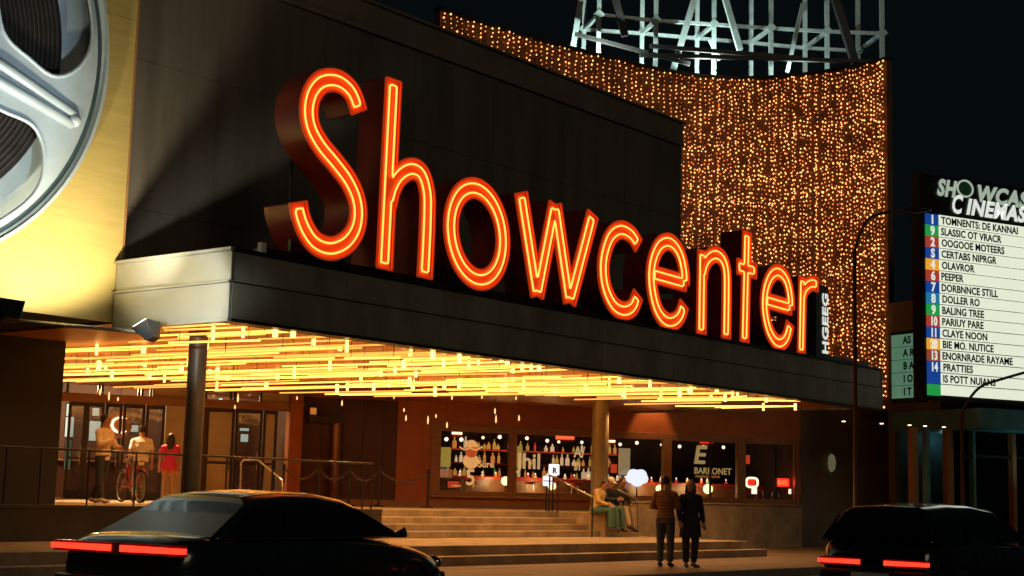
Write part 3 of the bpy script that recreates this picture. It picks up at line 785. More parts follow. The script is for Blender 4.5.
# swags that run across the strings
sw = [((690,186),(760,178),(820,170),(884,146)), ((690,168),(750,176),(830,196),(884,188)), ((700,330),(780,300),(840,268),(884,243)), ((690,196),(740,205),(800,196),(884,172)), ((800,352),(840,338),(884,322)), ((690,150),(760,140),(884,118)), ((760,236),(830,226),(884,205))]
for wds in sw:
    g = MB(); pts = []
    import bisect
    us = [q[0] for q in cpx]
    cc = catmull([(a_, b_, 0) for a_, b_ in wds], n=10)
    pts = []
    for c_ in cc:
        i = max(0, min(len(us)-2, bisect.bisect(us, c_.x) - 1)); tt = (c_.x - us[i])/(us[i+1]-us[i]); yy = cp[i].y + (cp[i+1].y - cp[i].y)*tt
        pts.append(at_y(c_.x, c_.y, yy - .08))
    g.cur = 0; g.tube(pts, .008, 4); g.cur = 1
    for a_, b_ in zip(pts[:-1], pts[1:]):
        n_ = max(1, int((b_-a_).length/.14))
        for k in range(n_):
            q_ = a_.lerp(b_, k/n_) + Vector((random.uniform(-.05,.05), 0, random.uniform(-.12,.12))); g.octa(q_, .030)
    o = g.build('light_swag', [M['wire'], M['bulb']]); tag(o, 'dense diagonal swag of orange fairy lights draped across the hanging strings', 'string lights', 'swags of lights across the curtain')

# ---------------------------------------------------------------- steel frame above
ZR = 18.2
near = [(599,15),(656,20.6),(714,24.5),(771,28.3),(827,31.5),(882,33.5)]
far = [(584,29.5),(642,33.5),(697,38.3),(751,42.8),(805,48),(858,51)]
t = tag(empty('steel_frame', (at_z(714, 24, ZR).x, at_z(714, 24, ZR).y, 13)), 'pale green lit steel lattice of posts and rings above the light curtain', 'steel frame')
NN = [at_z(u, v, ZR) for u, v in near]; FF = [at_z(u, v, ZR) for u, v in far]
print('ring', NN[1], FF[1], NN[-1])
def memb(nm, a_, b_, w_=.16, m='steel', h_=None):
    g = MB(); g.bar(a_, b_, w_, h_ or w_); g.build(nm, M[m], t)
up = 6.2
for lst in (NN, FF):
    for i, p in enumerate(lst):
        memb('post', (p.x, p.y, 12.8), (p.x, p.y, ZR + up), .15)
    for a_, b_ in zip(lst[:-1], lst[1:]):
        for z in (ZR, ZR + 5.4): memb('ring_beam', (a_.x, a_.y, z), (b_.x, b_.y, z), .11)
for a_, b_ in zip(NN, FF):
    for z in (ZR, ZR + 5.4): memb('tie', (a_.x, a_.y, z), (b_.x, b_.y, z), .12)
    for q in (a_, b_): 
        g = MB(); g.prism([Vector((q.x-.2,q.y-.1,ZR)), Vector((q.x,q.y-.1,ZR-.2)), Vector((q.x+.2,q.y-.1,ZR)), Vector((q.x,q.y-.1,ZR+.2))], (0,.04,0)); g.build('gusset_plate', M['steel'], t)
for (u0, v0, u1, v1, m_, w_) in ((586,-30,573,48,'steel',.2), (703,-30,672,74,'steel',.22), (717,-30,740,50,'steel',.2), (803,4,787,72,'steel',.14), (826,-30,856,66,'steeld',.26), (608,-30,625,36,'steeld',.24), (710,40,720,60,'steel',.12)):
    memb('raking_strut', at_y(u0, v0, 50.6), at_y(u1, v1, 50.6), w_, m_)
for yv in (at_y(600, 34, 50.9), ):
    pass
for (u0, v0, u1, v1) in ((575,34,690,64), (640,55,884,62), (650,46,800,58)):
    memb('dark_beam', at_y(u0, v0, 49.9), at_y(u1, v1, 50.3), .13, 'steeld')
for (u, v) in ((600, 72), (700, 84), (800, 84)):
    p = at_y(u, v, 49.4 if u < 650 else 50.2); lamp('SPOT', (p.x, p.y, ZT + .45), (p.x + .3, p.y + 1.9, 18.6), (.75,1,.90), 1050 if u < 750 else 230, .04, 150, .7)  # added spots without fittings, lighting the steel frame from below

# ---------------------------------------------------------------- marquee board, right
Q = at_y(921, 290, 42.0)
FM = Frame(63, Q.x, Q.y)
def hm(u, v, b=0.): return FM.hit(u, v, b)
mz1 = hm(918, 174)[1]; mz0 = hm(924, 399)[1]; mr1 = hm(940, 215)[1]; mr0 = hm(940, 396)[1]; ma = hm(921, 290)[0]; mb_ = hm(926.5, 290)[0]; mt_ = hm(939.5, 290)[0]; me_ = 6.2
print('marquee', mz0, mz1, mr0, mr1, ma, mb_, mt_)
t = tag(empty('marquee_board', FM.P(0, 0, mz0)), 'backlit white cinema listings board with black header and coloured number column', 'sign board')
g = MB(); g.fbox(FM, ma, me_, .03, .3, mz0, mz1); g.build('cabinet', M['blackp'], t, bevel=.02)
g = MB(); g.fbox(FM, ma - .02, ma + .04, -.02, .33, mz0 - .02, mz1 + .02); g.fbox(FM, ma, me_, -.02, .33, mz1 + .001, mz1 + .06); g.build('cabinet_trim', M['dark'], t)
rowsM = [('1','TOMNENTS: DE KANNAI',0),('9','SLASSIC OT VRACR',1),('2','OOGOOE MOTEERS',2),('S','CERTABS NIPRGR',0),('4','OLAVROR',3),('6','PEEPER',2),('7','DORBNNCE STILL',0),('8','DOLLER RO',4),('9','BALING TREE',1),('10','PARIUY PARE',2),('11','CLAYE NOON',0),('28','BIE MO. NUTICE',3),('13','ENORNRADE RAYAME',5),('14','PRATTIES',0),('','IS POTT NUIANS',0),('','',1)]
tc = [glow('tile_blue', (.01,.06,.32), .8), glow('tile_green', (.02,.35,.07), .8), glow('tile_red', (.42,.05,.03), .8), glow('tile_amber', (.9,.42,.04), .8), glow('tile_sky', (.02,.20,.38), .8), glow('tile_rust', (.3,.06,.03), .8)]
rh = (mr1 - mr0) / 16
for i, (nu, tx, ci) in enumerate(rowsM):
    z1 = mr1 - i*rh; z0 = z1 - rh
    g = MB(); g.fbox(FM, mb_, mt_ - .01, -.01, .029, z0 + .004, z1 - .004); g.build('number_tile', tc[ci], t)
    g = MB(); g.fbox(FM, mt_ + .015, me_ - .1, -.01, .029, z0 + .03, z1); g.build('title_strip', M['lit'], t)
    if nu: text_mesh('number', nu, rh*1.08, M['hdrw'], t, FM.d, (0,0,1), FM.P((mb_+mt_)/2, -.016, z0 + rh*.13), sx=.9 if len(nu) == 1 else .72, bold=.012, align='CENTER')
    if tx: text_mesh('title_text', tx, rh*.90, M['ink'], t, FM.d, (0,0,1), FM.P(mt_ + .07 + random.uniform(-.02,.02), -.016, z0 + rh*.22), sx=.90, bold=.008)
zz = lambda u, v: hm(u, v)
h1 = zz(938, 194.5); h2_ = zz(952, 211.5)
sz = .62
text_mesh('header_word', 'SH', .66, M['hdr'], t, FM.d, (0,0,1), FM.P(zz(937,195)[0], .0, h1[1]), sx=.86, shear=.25, bold=.03)
oc = zz(965, 190); g = MB(); g.tube([FM.P(oc[0]+.27*math.cos(q)*1.1, -.01, oc[1]+.04+.24*math.sin(q)) for q in [2*math.pi*i/20 for i in range(20)]], .03, 6, closed=True)
g.build('header_ring', M['hdr'], t); g = MB(); g.prism([FM.P(oc[0]+.27*math.cos(q), -.0, oc[1]+.04+.20*math.sin(q)) for q in [2*math.pi*i/20 for i in range(20)]], -FM.m*.0 + FM.m*.02); g.build('header_disc', mat('green_disc', (.015,.05,.025), .5, emit=(.02,.12,.04), es=.08), t)
text_mesh('header_word', 'WCASE', .66, M['hdr'], t, FM.d, (0,0,1), FM.P(zz(976,198)[0], .0, h1[1]), sx=1.02, shear=.25, bold=.03)
text_mesh('header_word', 'C', .76, M['hdrw'], t, FM.d, (0,0,1), FM.P(zz(951,212)[0], .0, h2_[1]-.02), sx=.74, shear=.25, bold=.022)
text_mesh('header_word', 'INEMAS', .64, M['hdrw'], t, FM.d, (0,0,1), FM.P(zz(966,212)[0], .0, h2_[1]), sx=1.0, shear=.25, bold=.028)
# second, dim board turned away
t = tag(empty('side_marquee', at_y(905, 395, 44)), 'dim greenish listings board turned sideways left of the marquee', 'sign board')
A = at_y(917.5, 362, 43.0); FS = Frame(-30, A.x, A.y)
sz1 = FS.hit(916, 333, 0)[1]; sz0 = FS.hit(916, 398, 0)[1]; aS = FS.hit(892, 365, 0)[0]; aS0 = FS.hit(916, 365, 0)[0]; lo_, hi_ = min(aS, aS0), max(aS, aS0)
print('side', lo_, hi_, sz0, sz1)
g = MB(); sd = -1 if (CAM - FS.o).dot(FS.m) < 0 else 1; g.fbox(FS, lo_-.06, hi_+.06, min(-sd*.02, -sd*.4), max(-sd*.02, -sd*.4), sz0 - .1, sz1 + .1); g.build('cabinet', M['blackp'], t)
g = MB(); n_ = 5; hh = (sz1-sz0)/n_
# find which side faces the camera
sd = -1 if (CAM - FS.o).dot(FS.m) < 0 else 1
for i in range(n_): g.fbox(FS, lo_, hi_, -.018, .018, sz0 + i*hh + .02, sz0 + (i+1)*hh)
g.build('title_strips', M['litg'], t)
for i, tx in enumerate(['I T', 'I O', 'B A', 'A RE', 'AS']):
    X = FS.d if sd < 0 else -FS.d
    text_mesh('title_text', tx, hh*.8, M['ink'], t, X, (0,0,1), FS.P((lo_+hi_)/2, sd*.026, sz0 + i*hh + .1), sx=.9, bold=.01)

# lower glass building on the right
t = tag(empty('glass_building', FM.P(2, 3, ZS)), 'low dark glass fronted building with teal soffit under the marquee', 'building')
gl, gr = FM.hit(888, 400, 3.8)[0], 14
zb_top = mz0 - .15
g = MB(); g.fbox(FM, gl, gr, 3.5, 3.8, ZS, zb_top + 3.4); g.build('wall', M['panel2'], t)
g = MB(); g.fbox(FM, gl - .1, gr, -.2, 3.49, zb_top - .6, zb_top - .0); g.build('soffit', M['teal'], t)
g = MB(); g.fbox(FM, gl - .1, gr, 1.4, 3.49, zb_top + .002, zb_top + 3.4); g.build('upper_storey', M['panel'], t)
for i, u in enumerate((913, 926, 948, 972, 1012)):
    a_ = FM.hit(u, 450, 1.0)[0]; g = MB(); w_ = (.10, .06, .12, .05, .07)[i]; g.fbox(FM, a_ - w_, a_ + w_, .9, 1.1, ZS, zb_top - .6); g.build('mullion', M['teal'] if i % 2 else M['frame'], t)
g = MB(); g.fbox(FM, gl, gr, 1.14, 1.16, ZS, zb_top - .6); g.build('pane', M['glassd'], t)
g = MB(); g.fbox(FM, gl, gr, .95, 1.12, 2.9, 2.98); g.build('transom', M['dark'], t)
g = MB(); g.fbox(FM, gl, gr, 3.3, 3.48, ZS, zb_top - .6); g.build('inner_wall', mat('teal_dark', (.05,.10,.10), .6, var=.3), t)
for i, (u, v) in enumerate(((907,418),(932,421),(956,424.5),(989,421.5),(1016,424))):
    z_ = zb_top - .602; p = at_z(u, v, z_); a_, b_ = FM.ab(p); b_ = max(.0, min(3, b_))
    q = MB(); q.lathe([(.045, z_-.02),(.05, z_-.015),(.05, z_)], 12, (FM.P(a_, b_, 0).x, FM.P(a_, b_, 0).y, 0)); q.build('downlight', M['hotw'], t)
p = FM.P(3.5, 2.8, zb_top - .8); lamp('POINT', p, None, (.45,.9,1), 3, .15)
p = FM.P(1.5, -.6, zb_top - 1.0); lamp('SPOT', FM.P(4, -.5, 2.0), FM.P(4.5, .6, zb_top), (.35,.85,1), 22, .2, 130, .8)

# ---------------------------------------------------------------- street lamps
def streetlamp(pb, ztop, arm, label, r=.06, head=True):
    t = tag(empty('street_lamp', pb), label, 'street lamp')
    x, y, z = pb
    g = MB(); g.tube([(x,y,z),(x,y,z+1.1),(x,y,z+1.12),(x,y,ztop)], [r*1.5, r*1.4, r, r*.7], 12); g.build('pole', mat('pole_brown', (.09,.045,.03), .5, .3), t, smooth=True)
    g = MB(); g.tube(catmull([Vector((x,y,ztop-.02))] + [Vector(q) for q in arm], n=6), r*.6, 8); g.build('arm', mat('pole_brown', (0,0,0)), t, smooth=True)
    g = MB(); g.lathe([(r*2.2, z), (r*2.2, z+.06), (r*1.6, z+.1)], 12, (x,y,0)); g.build('base_plate', M['dark'], t)
    if head:
        e = Vector(arm[-1]); d_ = (e - Vector(arm[-2])).normalized(); g = MB(); g.tube([e, e+d_*.15, e+d_*.5, e+d_*.6], [(.04,.05),(.07,.12),(.06,.11),(.02,.04)], 10); g.build('lamp_head', M['dark'], t, smooth=True)
b1 = F.P(F.hit(856, 520, 15.1)[0], 15.1, ZS); y1 = b1.y
streetlamp(tuple(b1), at_y(858, 250, y1).z, [at_y(861, 232, y1), at_y(868, 220, y1), at_y(882, 213, y1), at_y(906, 211, y1)], 'tall slim street lamp with curved arm in front of the light curtain')
b2 = F.P(F.hit(963, 500, 15.1)[0], 15.1, ZS); y2 = b2.y
streetlamp(tuple(b2), at_y(965, 412, y2).z, [at_y(970, 398, y2), at_y(982, 386, y2), at_y(1002, 379, y2), at_y(1030, 371, y2)], 'short curved street lamp crossing the lower right of the marquee')
for (u, v, L_) in ((963, 470, 'a'), ):
    pass

# ---------------------------------------------------------------- railings
def railing(pts, h_, label, m='railm', posts=None, mid=False, r=.022):
    base = Vector(pts[0]); t = tag(empty('railing', base), label, 'railing')
    g = MB(); g.tube([Vector(p) + Vector((0,0,h_)) for p in pts], r, 8); g.build('handrail', M[m], t, smooth=True)
    if mid:
        g = MB(); g.tube([Vector(p) + Vector((0,0,h_*.93)) for p in pts], r*.4, 6); g.build('lower_rail', M[m], t)
    for p in (posts or pts):
        p = Vector(p); g = MB(); g.rod(p, p + Vector((0,0,h_)), r*.8, 8); g.lathe([(r*2.2, p.z), (r*2.2, p.z+.012)], 10, (p.x,p.y,0)); g.build('post', M[m], t)
    return t
PRL = 22.3
def rp(u, z): a_ = F.hit(u, 480, PRL)[0]; return F.P(a_, PRL, z)
us = [-40, 5, 40, 88, 135, 182, 226, 272, 319, 363, 372]
def rz_(u): return ZP if u > 240 else ZP - .26*(240-u)/280
pts = [rp(u, ZP) for u in us]
railing(pts, .97, 'long black railing along the platform edge left of the stairs')
# pale bent handrail on left
def srail(P, label, m='rails'):
    t = tag(empty('stair_rail', P[0]), label, 'handrail')
    g = MB(); g.tube(catmull(P, n=1), .022, 8); g.build('rail', M[m], t, smooth=True)
    return t
a_ = F.hit(244, 480, 24.2)[0]
p = [at_y(241, 482, 33.5), at_y(241, 463, 33.5), at_y(244, 460, 33.5), at_y(258, 460, 33.6), at_y(282, 480, 33.2), at_y(284, 494, 33.2)]
p[0].z = ZP; p[-1].z = ZP
srail(p, 'pale steel handrail with a sloping end behind the black railing')
# centre stair rail: two posts at top and slope
A = F.P(F.hit(549, 508, 22.75)[0], 22.75, ZP); bt = F.P(F.hit(592, 530, 21.0)[0], 21.0, ZL2)
t = tag(empty('stair_rail', A), 'steel handrail sloping down the right end of the stairs', 'handrail')
B1 = A + F.m*.25*-1
g = MB(); g.tube([A + Vector((0,0,.9)), bt + Vector((0,0,.95))], .022, 8); g.build('rail', M['rails'], t, smooth=True)
for q, nm in ((A, 'post'), (A + F.d*.35, 'post'), (bt, 'post')):
    g = MB(); g.rod(q, q + Vector((0,0,.92)), .02, 8); g.build('post', M['railm'], t)
c_ = F.P(F.hit(638, 510, 21.0)[0], 21.0, ZL2); c2 = c_ - F.d*1.0 + Vector((0,0,.15)) 
t = tag(empty('stair_rail', c_), 'short handrail beside the rightmost seated person', 'handrail')
g = MB(); g.tube([c_, c_ + Vector((0,0,.9)), c_ + Vector((0,0,.93)) - F.d*.06, c_ - F.d*.9 + Vector((0,0,1.15))], .02, 8); g.build('rail', M['rails'], t, smooth=True)

# stanchions and belts
GS = 'belt barrier posts on the platform'
sp = []
for i, (u, yd) in enumerate(((283, 37.2), (318, 37.8), (349, 38.2), (379, 38.6), (428, 39.2))):
    p = at_y(u, 490, yd); p.z = ZP; sp.append(p)
    labs = ['leftmost belt barrier post behind the black railing', 'second belt barrier post from the left behind the black railing', 'middle belt barrier post before the dark wall', 'belt barrier post just behind the end of the railing', 'lone belt barrier post at the left edge of the bar windows']
    t = tag(empty('barrier_post', p), labs[i], 'barrier post', GS)
    g = MB(); g.lathe([(.17, 0), (.17, .02), (.05, .045)], 20, p); g.build('base', M['dark'], t)
    g = MB(); g.lathe([(.03, .04), (.03, .9), (.04, .91), (.04, .99), (.02, 1.0)], 14, p); g.build('post', M['blackp'], t)
for i in range(4):
    a_, b_ = sp[i] + Vector((0,0,.93)), sp[i+1] + Vector((0,0,.93)); g = MB(); n_ = 10; vs = []
    for k in range(n_+1):
        q = a_.lerp(b_, k/n_); q.z -= .28*4*(k/n_)*(1-k/n_); vs += [(q.x,q.y,q.z-.03),(q.x,q.y,q.z+.03),(q.x,q.y+.006,q.z+.03),(q.x,q.y+.006,q.z-.03)]
    g.add(vs, [(k*4+j, k*4+(j+1)%4, (k+1)*4+(j+1)%4, (k+1)*4+j) for k in range(n_) for j in range(4)] + [(3,2,1,0),(n_*4,n_*4+1,n_*4+2,n_*4+3)])
    o = g.build('barrier_belt', [mat('belt', (.12,.06,.05), .5)]); tag(o, 'sagging belt slung between the ' + ['first and second', 'second and third', 'third and fourth', 'fourth and last'][i] + ' barrier posts from the left', 'barrier belt', 'belts slung between the barrier posts')

# things on the maroon wall
def onb(nm, u0, v0, u1, v1, d, m, label=None, cat=None, parent=None, b0=-.003, bevel=.01):
    A0, z1 = hb(u0, v0); A1, z0 = hb(u1, v1); g = MB(); g.fbox(FB, A0, A1, b0 - d, b0, z0, z1); o = g.build(nm, m, parent, bevel=bevel)
    if label: tag(o, label, cat)
    return o
t = tag(empty('notice_case', FB.P(hb(320, 415)[0], -.1, 3.0)), 'small notice case with an orange bill on the dark wall', 'notice board')
A0, z1 = hb(308, 406); A1, z0 = hb(342, 424)
g = MB(); g.fbox(FB, A0, A1, -.2, .02, z0 + .0, z0 + .18); g.build('shelf', M['frdark'], t); g = MB(); g.fbox(FB, A0, A0 + .22, -.16, .02, z0 + .183, z1); g.build('case', M['frdark'], t)
g = MB(); g.fbox(FB, A0 + .03, A0 + .2, -.17, -.161, z0 + .22, z1 - .05); g.build('bill', glow('orange_bill', (.9,.35,.08), .35), t)
g = MB(); A0, A1 = hb(330, 440)[0], hb(341, 440)[0]; p = FB.P((A0+A1)/2, -.12, 0); g.lathe([(.16, ZP), (.16, z0 - .003)], 18, p); o = tag(g.build('pilaster', mat('copper_column', (.20,.09,.04), .3, .6)), 'slim copper half column below the notice case', 'column')

# ---------------------------------------------------------------- signs by the bar, interior
zsill = zwb + .1
def ifb(u, v, b): a_, z_ = FB.hit(u, v, b); return FB.P(a_, b, z_)
# back bar shelves with bottles
t = tag(empty('back_bar', FB.P(1, 3.6, ZP)), 'long dark back bar with red lit shelves behind the windows', 'bar shelf')
sa0, sa1 = wl + .4, wr - 4.2
shz = [2.02, 2.42, 2.84]
g = MB(); g.fbox(FB, sa0, sa1, 3.2, 4.0, ZP, 1.9); g.build('cabinet', M['frdark'], t)
for z_ in shz: g = MB(); g.fbox(FB, sa0, sa1, 3.5, 4.0, z_ - .05, z_ - .01); g.build('shelf', M['redp'], t)
g = MB(); g.fbox(FB, sa0, sa1, 3.46, 3.49, shz[0] - .05, shz[0] - .02); g.fbox(FB, sa0, sa1, 3.46, 3.49, shz[2]-.05, shz[2] - .03); g.build('shelf_light', M['redl'], t)
g = MB(); g.fbox(FB, sa0, wr - .1, 1.9, 2.4, ZP + .82, ZP + .9); g.build('counter', M['redp'], t)
g = MB(); g.fbox(FB, sa0, wr - .1, 2.0, 2.3, ZP, ZP + .818); g.build('counter_front', mat('counter_wood', (.20,.08,.03), .4, var=.3, scale=3), t)  # run on along all windows as an added surface catching globe light
nb = 0
bm_ = ['bottlea']*4 + ['bottlew']*3 + ['bottley']*4 + ['interior']*3 + ['bottleg', 'redl']
bnames = {'bottlea': 'amber', 'bottlew': 'pale', 'bottleg': 'green', 'bottley': 'yellow', 'interior': 'dark', 'redl': 'red'}
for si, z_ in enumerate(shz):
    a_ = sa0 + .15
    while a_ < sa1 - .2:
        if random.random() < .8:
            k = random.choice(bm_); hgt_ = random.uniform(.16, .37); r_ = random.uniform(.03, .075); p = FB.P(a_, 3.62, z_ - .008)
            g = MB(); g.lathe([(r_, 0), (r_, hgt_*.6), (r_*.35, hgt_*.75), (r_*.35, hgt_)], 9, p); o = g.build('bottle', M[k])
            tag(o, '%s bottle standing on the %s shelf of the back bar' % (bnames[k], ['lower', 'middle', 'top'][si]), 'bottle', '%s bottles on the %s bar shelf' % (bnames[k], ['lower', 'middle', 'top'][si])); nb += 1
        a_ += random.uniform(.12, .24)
print('bottles', nb)
for k in range(26):  # added glowing glasses standing in for small dots of light and glow
    a_ = sa0 + .3 + k*(wr - .5 - sa0)/26 + random.uniform(-.12,.12); cz = ZP + .903; p = FB.P(a_, 2.0 + random.uniform(0,.25), cz)
    o = tag(empty('candle_glass', p), 'small glowing glass added on the bar counter as a dot of light', 'candle', 'added glowing glasses along the bar counter')
    g = MB(); g.lathe([(.03,0),(.04,.02),(.042,random.uniform(.06,.12))], 10, p); g.build('glass', glow('candle_'+str(k%4), [(1,.5,.15),(1,.25,.06),(1,.8,.5),(.9,.1,.04)][k%4], [1.6,1.1,1.3,.9][k%4]), o)
    g = MB(); g.ball((p.x,p.y,p.z+.13), .018, 6, (1,1,1.8)); g.build('light_dot_tip', M['hotw'], o)
# small hanging ceiling lamps inside
for i in range(16):
    u = 446 + i*19.5 + random.uniform(-5, 5); p = ifb(u, 437 + .03*(u-440) + random.uniform(-2.5, 2.5), 2.2 + random.uniform(-.6, .9))
    g = MB(); g.ball(p, .045 + .02*random.random(), 8); o = tag(empty('bar_lamp', p), 'small white glowing bar lamp hung high behind the windows', 'ceiling lamp', 'small ceiling lamps inside the bar')
    g.build('lamp_bulb', M['hotw'], o); g = MB(); g.rod(p + Vector((0,0,.05)), (p.x, p.y, 4.0), .006, 5); g.build('cord', M['wire'], o)
# red strips inside
for (u0, u1, v, L_) in ((473, 486, 427.5, 'red'), (556, 574, 437, 'hot'), (700, 712, 442, 'red'), (452, 462, 433, 'hot'), (600, 615, 441, 'hot')):
    A = ifb(u0, v, 1.6); B = ifb(u1, v + .4, 1.6)
    t = tag(empty('lit_sign', A), {473: 'curved red glowing sign high behind the first window', 556: 'bright red exit style bar sign behind the second window', 700: 'red glowing sign high behind the fourth window', 452: 'small pale glowing strip behind the top of the first window', 600: 'thin pale glowing strip behind the third window'}[u0], 'lit sign')
    g = MB(); g.bar(A, B, .05, .13 if u0 == 556 else .07); g.build('face', M['redg'] if L_ == 'red' else (glow('hot_red', (1,.14,.05), 2.6) if u0 == 556 else M['hotw']), t)
    g = MB(); g.bar(A + Vector((0,.06,0)), B + Vector((0,.06,0)), .05, .2); g.build('housing', M['redp'], t)
    g = MB(); g.rod(A + Vector((0,.06,0)), (A.x, A.y+.06, 4.0), .01); g.build('hanger', M['wire'], t)
# red glowing ring of light on ceiling under exit sign
p = ifb(565, 440, 2.0); lamp('POINT', p, None, (1,.1,.05), 14, .1)
# globes
for i, (u, v, r_, L_) in enumerate(((505.5,481,.13,'warm round globe lamp behind the right side of the first window'), (552,486,.12,'warm globe lamp low behind the second window'), (660,489,.13,'warm globe lamp just left of the standing man'), (708,489,.15,'brightest globe lamp right of the standing woman'))):
    p = ifb(u, v, 1.0); t = tag(empty('globe_lamp', (p.x, p.y, ZP)), L_, 'lamp', 'warm globe lamps inside the bar')
    g = MB(); g.ball(p, r_, 14); g.build('globe', M['globe'], t, smooth=True)
    g = MB(); g.lathe([(.14, ZP + .01), (.14, ZP + .04), (.02, ZP + .06), (.02, p.z - r_*.6)], 12, (p.x, p.y, 0)); g.build('stand', M['frdark'], t)
    lamp('POINT', p + FB.m * .35, None, (1,.62,.25), 60, .12)
# tables/chairs hints: low bar tables under globes are skipped; menu boards in windows instead
def board(u0, v0, u1, v1, b, m, nm, label, cat, frame=True):
    A0, z1 = FB.hit(u0, v0, b); A1, z0 = FB.hit(u1, v1, b)
    t = tag(empty(nm, FB.P((A0+A1)/2, b, z0)), label, cat)
    g = MB(); g.fbox(FB, A0, A1, b, b + .03, z0, z1); g.build('face', m, t, bevel=.008)
    if frame:
        g = MB(); g.fbox(FB, A0-.02, A1+.02, b + .031, b + .07, z0-.02, z1+.02); g.build('back', M['frdark'], t)
    return t, A0, A1, z0, z1
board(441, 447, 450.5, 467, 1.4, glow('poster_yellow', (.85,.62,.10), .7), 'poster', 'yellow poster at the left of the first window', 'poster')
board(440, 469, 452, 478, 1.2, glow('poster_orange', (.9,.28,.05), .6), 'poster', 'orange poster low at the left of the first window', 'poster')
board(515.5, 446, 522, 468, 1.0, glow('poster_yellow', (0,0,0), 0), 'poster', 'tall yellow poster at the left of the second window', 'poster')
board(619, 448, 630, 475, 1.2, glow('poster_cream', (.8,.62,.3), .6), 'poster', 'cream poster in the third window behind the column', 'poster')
board(611, 464, 617, 473, 1.1, M['redl'], 'poster', 'small red poster left of the cream poster', 'poster')
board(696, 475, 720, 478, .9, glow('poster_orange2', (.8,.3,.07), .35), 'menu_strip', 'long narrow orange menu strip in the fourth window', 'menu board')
board(448, 481, 459, 488, .8, M['redl'], 'poster', 'dim red bill at the bottom of the first window', 'poster')
# round emblem decal on the first window: hat, ring, figure 5
t = tag(empty('window_emblem', ifb(465, 460, -.02)), 'painted emblem of a hatted round badge above a gold figure 5', 'window decal')
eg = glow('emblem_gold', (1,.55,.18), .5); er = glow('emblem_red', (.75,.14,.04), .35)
def disc(u, v, rx, rz, b, m, nm, arc=(0, 360)):
    a_, z_ = FB.hit(u, v, b); pts = [FB.P(a_ + rx*math.cos(R(q)), b, z_ + rz*math.sin(R(q))) for q in np.linspace(arc[0], arc[1], 22)]
    g = MB(); g.prism(pts, FB.m*.006); g.build(nm, m, t)
disc(471, 461, .24, .22, .012, eg, 'badge'); disc(471.5, 451, .19, .19, .004, er, 'face'); disc(471.5, 447, .20, .2, -.005, eg, 'hat_crown', (0, 180))
a_, z_ = FB.hit(471.5, 448, -.012); g = MB(); g.tube([FB.P(a_-.36, -.012, z_+.02), FB.P(a_-.22, -.012, z_-.06), FB.P(a_-.05, -.012, z_+.0), FB.P(a_+.14, -.012, z_-.06), FB.P(a_+.34, -.012, z_+.05)], .022, 6); g.build('hat_brim', eg, t)
a_, z_ = FB.hit(465.5, 484.5, .0); text_mesh('figure', '5', .62, eg, t, FB.d, (0,0,1), FB.P(a_, -.0, z_), sx=.95, bold=.012)
a_, z_ = FB.hit(478, 467, -.0); text_mesh('script', 'Sure', .26, eg, t, FB.d, (0,0,1), FB.P(a_, 0, z_), sx=1., bold=.006)
a_, z_ = FB.hit(452, 486.5, -.0); text_mesh('small_line', 'lll lllllll lllll', .07, eg, t, FB.d, (0,0,1), FB.P(a_, 0, z_))
t = tag(empty('window_lettering', ifb(540, 460, 0)), 'large pale painted letters across the second window', 'window decal')
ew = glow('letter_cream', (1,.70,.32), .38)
a_, z_ = FB.hit(517, 468, 0); text_mesh('letters', 'Jhil', .62, ew, t, FB.d, (0,0,1), FB.P(a_, 0, z_), sx=.95, bold=.014)
t = tag(empty('window_lettering', ifb(700, 460, 0)), 'gold E shaped logo over small gold capitals in the fourth window', 'window decal')
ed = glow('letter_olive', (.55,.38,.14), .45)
a_, z_ = FB.hit(693, 463, 0); text_mesh('logo', 'E', .75, ed, t, FB.d, (0,0,1), FB.P(a_, 0, z_), sx=1.1, shear=.15, bold=.02)
a_, z_ = FB.hit(694, 473.5, 0); text_mesh('capitals', 'BARRONET', .27, ed, t, FB.d, (0,0,1), FB.P(a_, 0, z_), sx=.92, bold=.004)
t = tag(empty('window_lettering', ifb(580, 460, 0)), 'pale letter A and small marks at the right of the second window', 'window decal')
a_, z_ = FB.hit(574, 457, 0); text_mesh('letters', 'A/', .44, ew, t, FB.d, (0,0,1), FB.P(a_, 0, z_), sx=.8, bold=.01)
a_, z_ = FB.hit(574, 470, 0); text_mesh('letters', 'i/i', .3, ew, t, FB.d, (0,0,1), FB.P(a_, 0, z_), sx=.9, bold=.006)
# cloud shaped white sign in third window
t = tag(empty('cloud_sign', ifb(637, 485, -.2)), 'glowing white cloud shaped sign beside the column', 'lit sign')
a_, z_ = FB.hit(637.5, 477.5, -.25); g = MB()
prof = []
for q in np.linspace(0, 2*math.pi, 60, endpoint=False):
    rx = .33*(1 + .10*abs(math.cos(2.5*q+.8))); rz2 = .21*(1 + .28*abs(math.cos(2.5*q+.8))); prof.append(FB.P(a_ + rx*math.cos(q), -.25, z_ + rz2*math.sin(q)))
g.prism(prof, FB.m*.06); g.build('face', M['whiteg'], t)
g = MB(); g.rod(FB.P(a_, -.2, z_-.2), FB.P(a_, -.2, ZP), .02); g.build('stand', M['dark'], t)
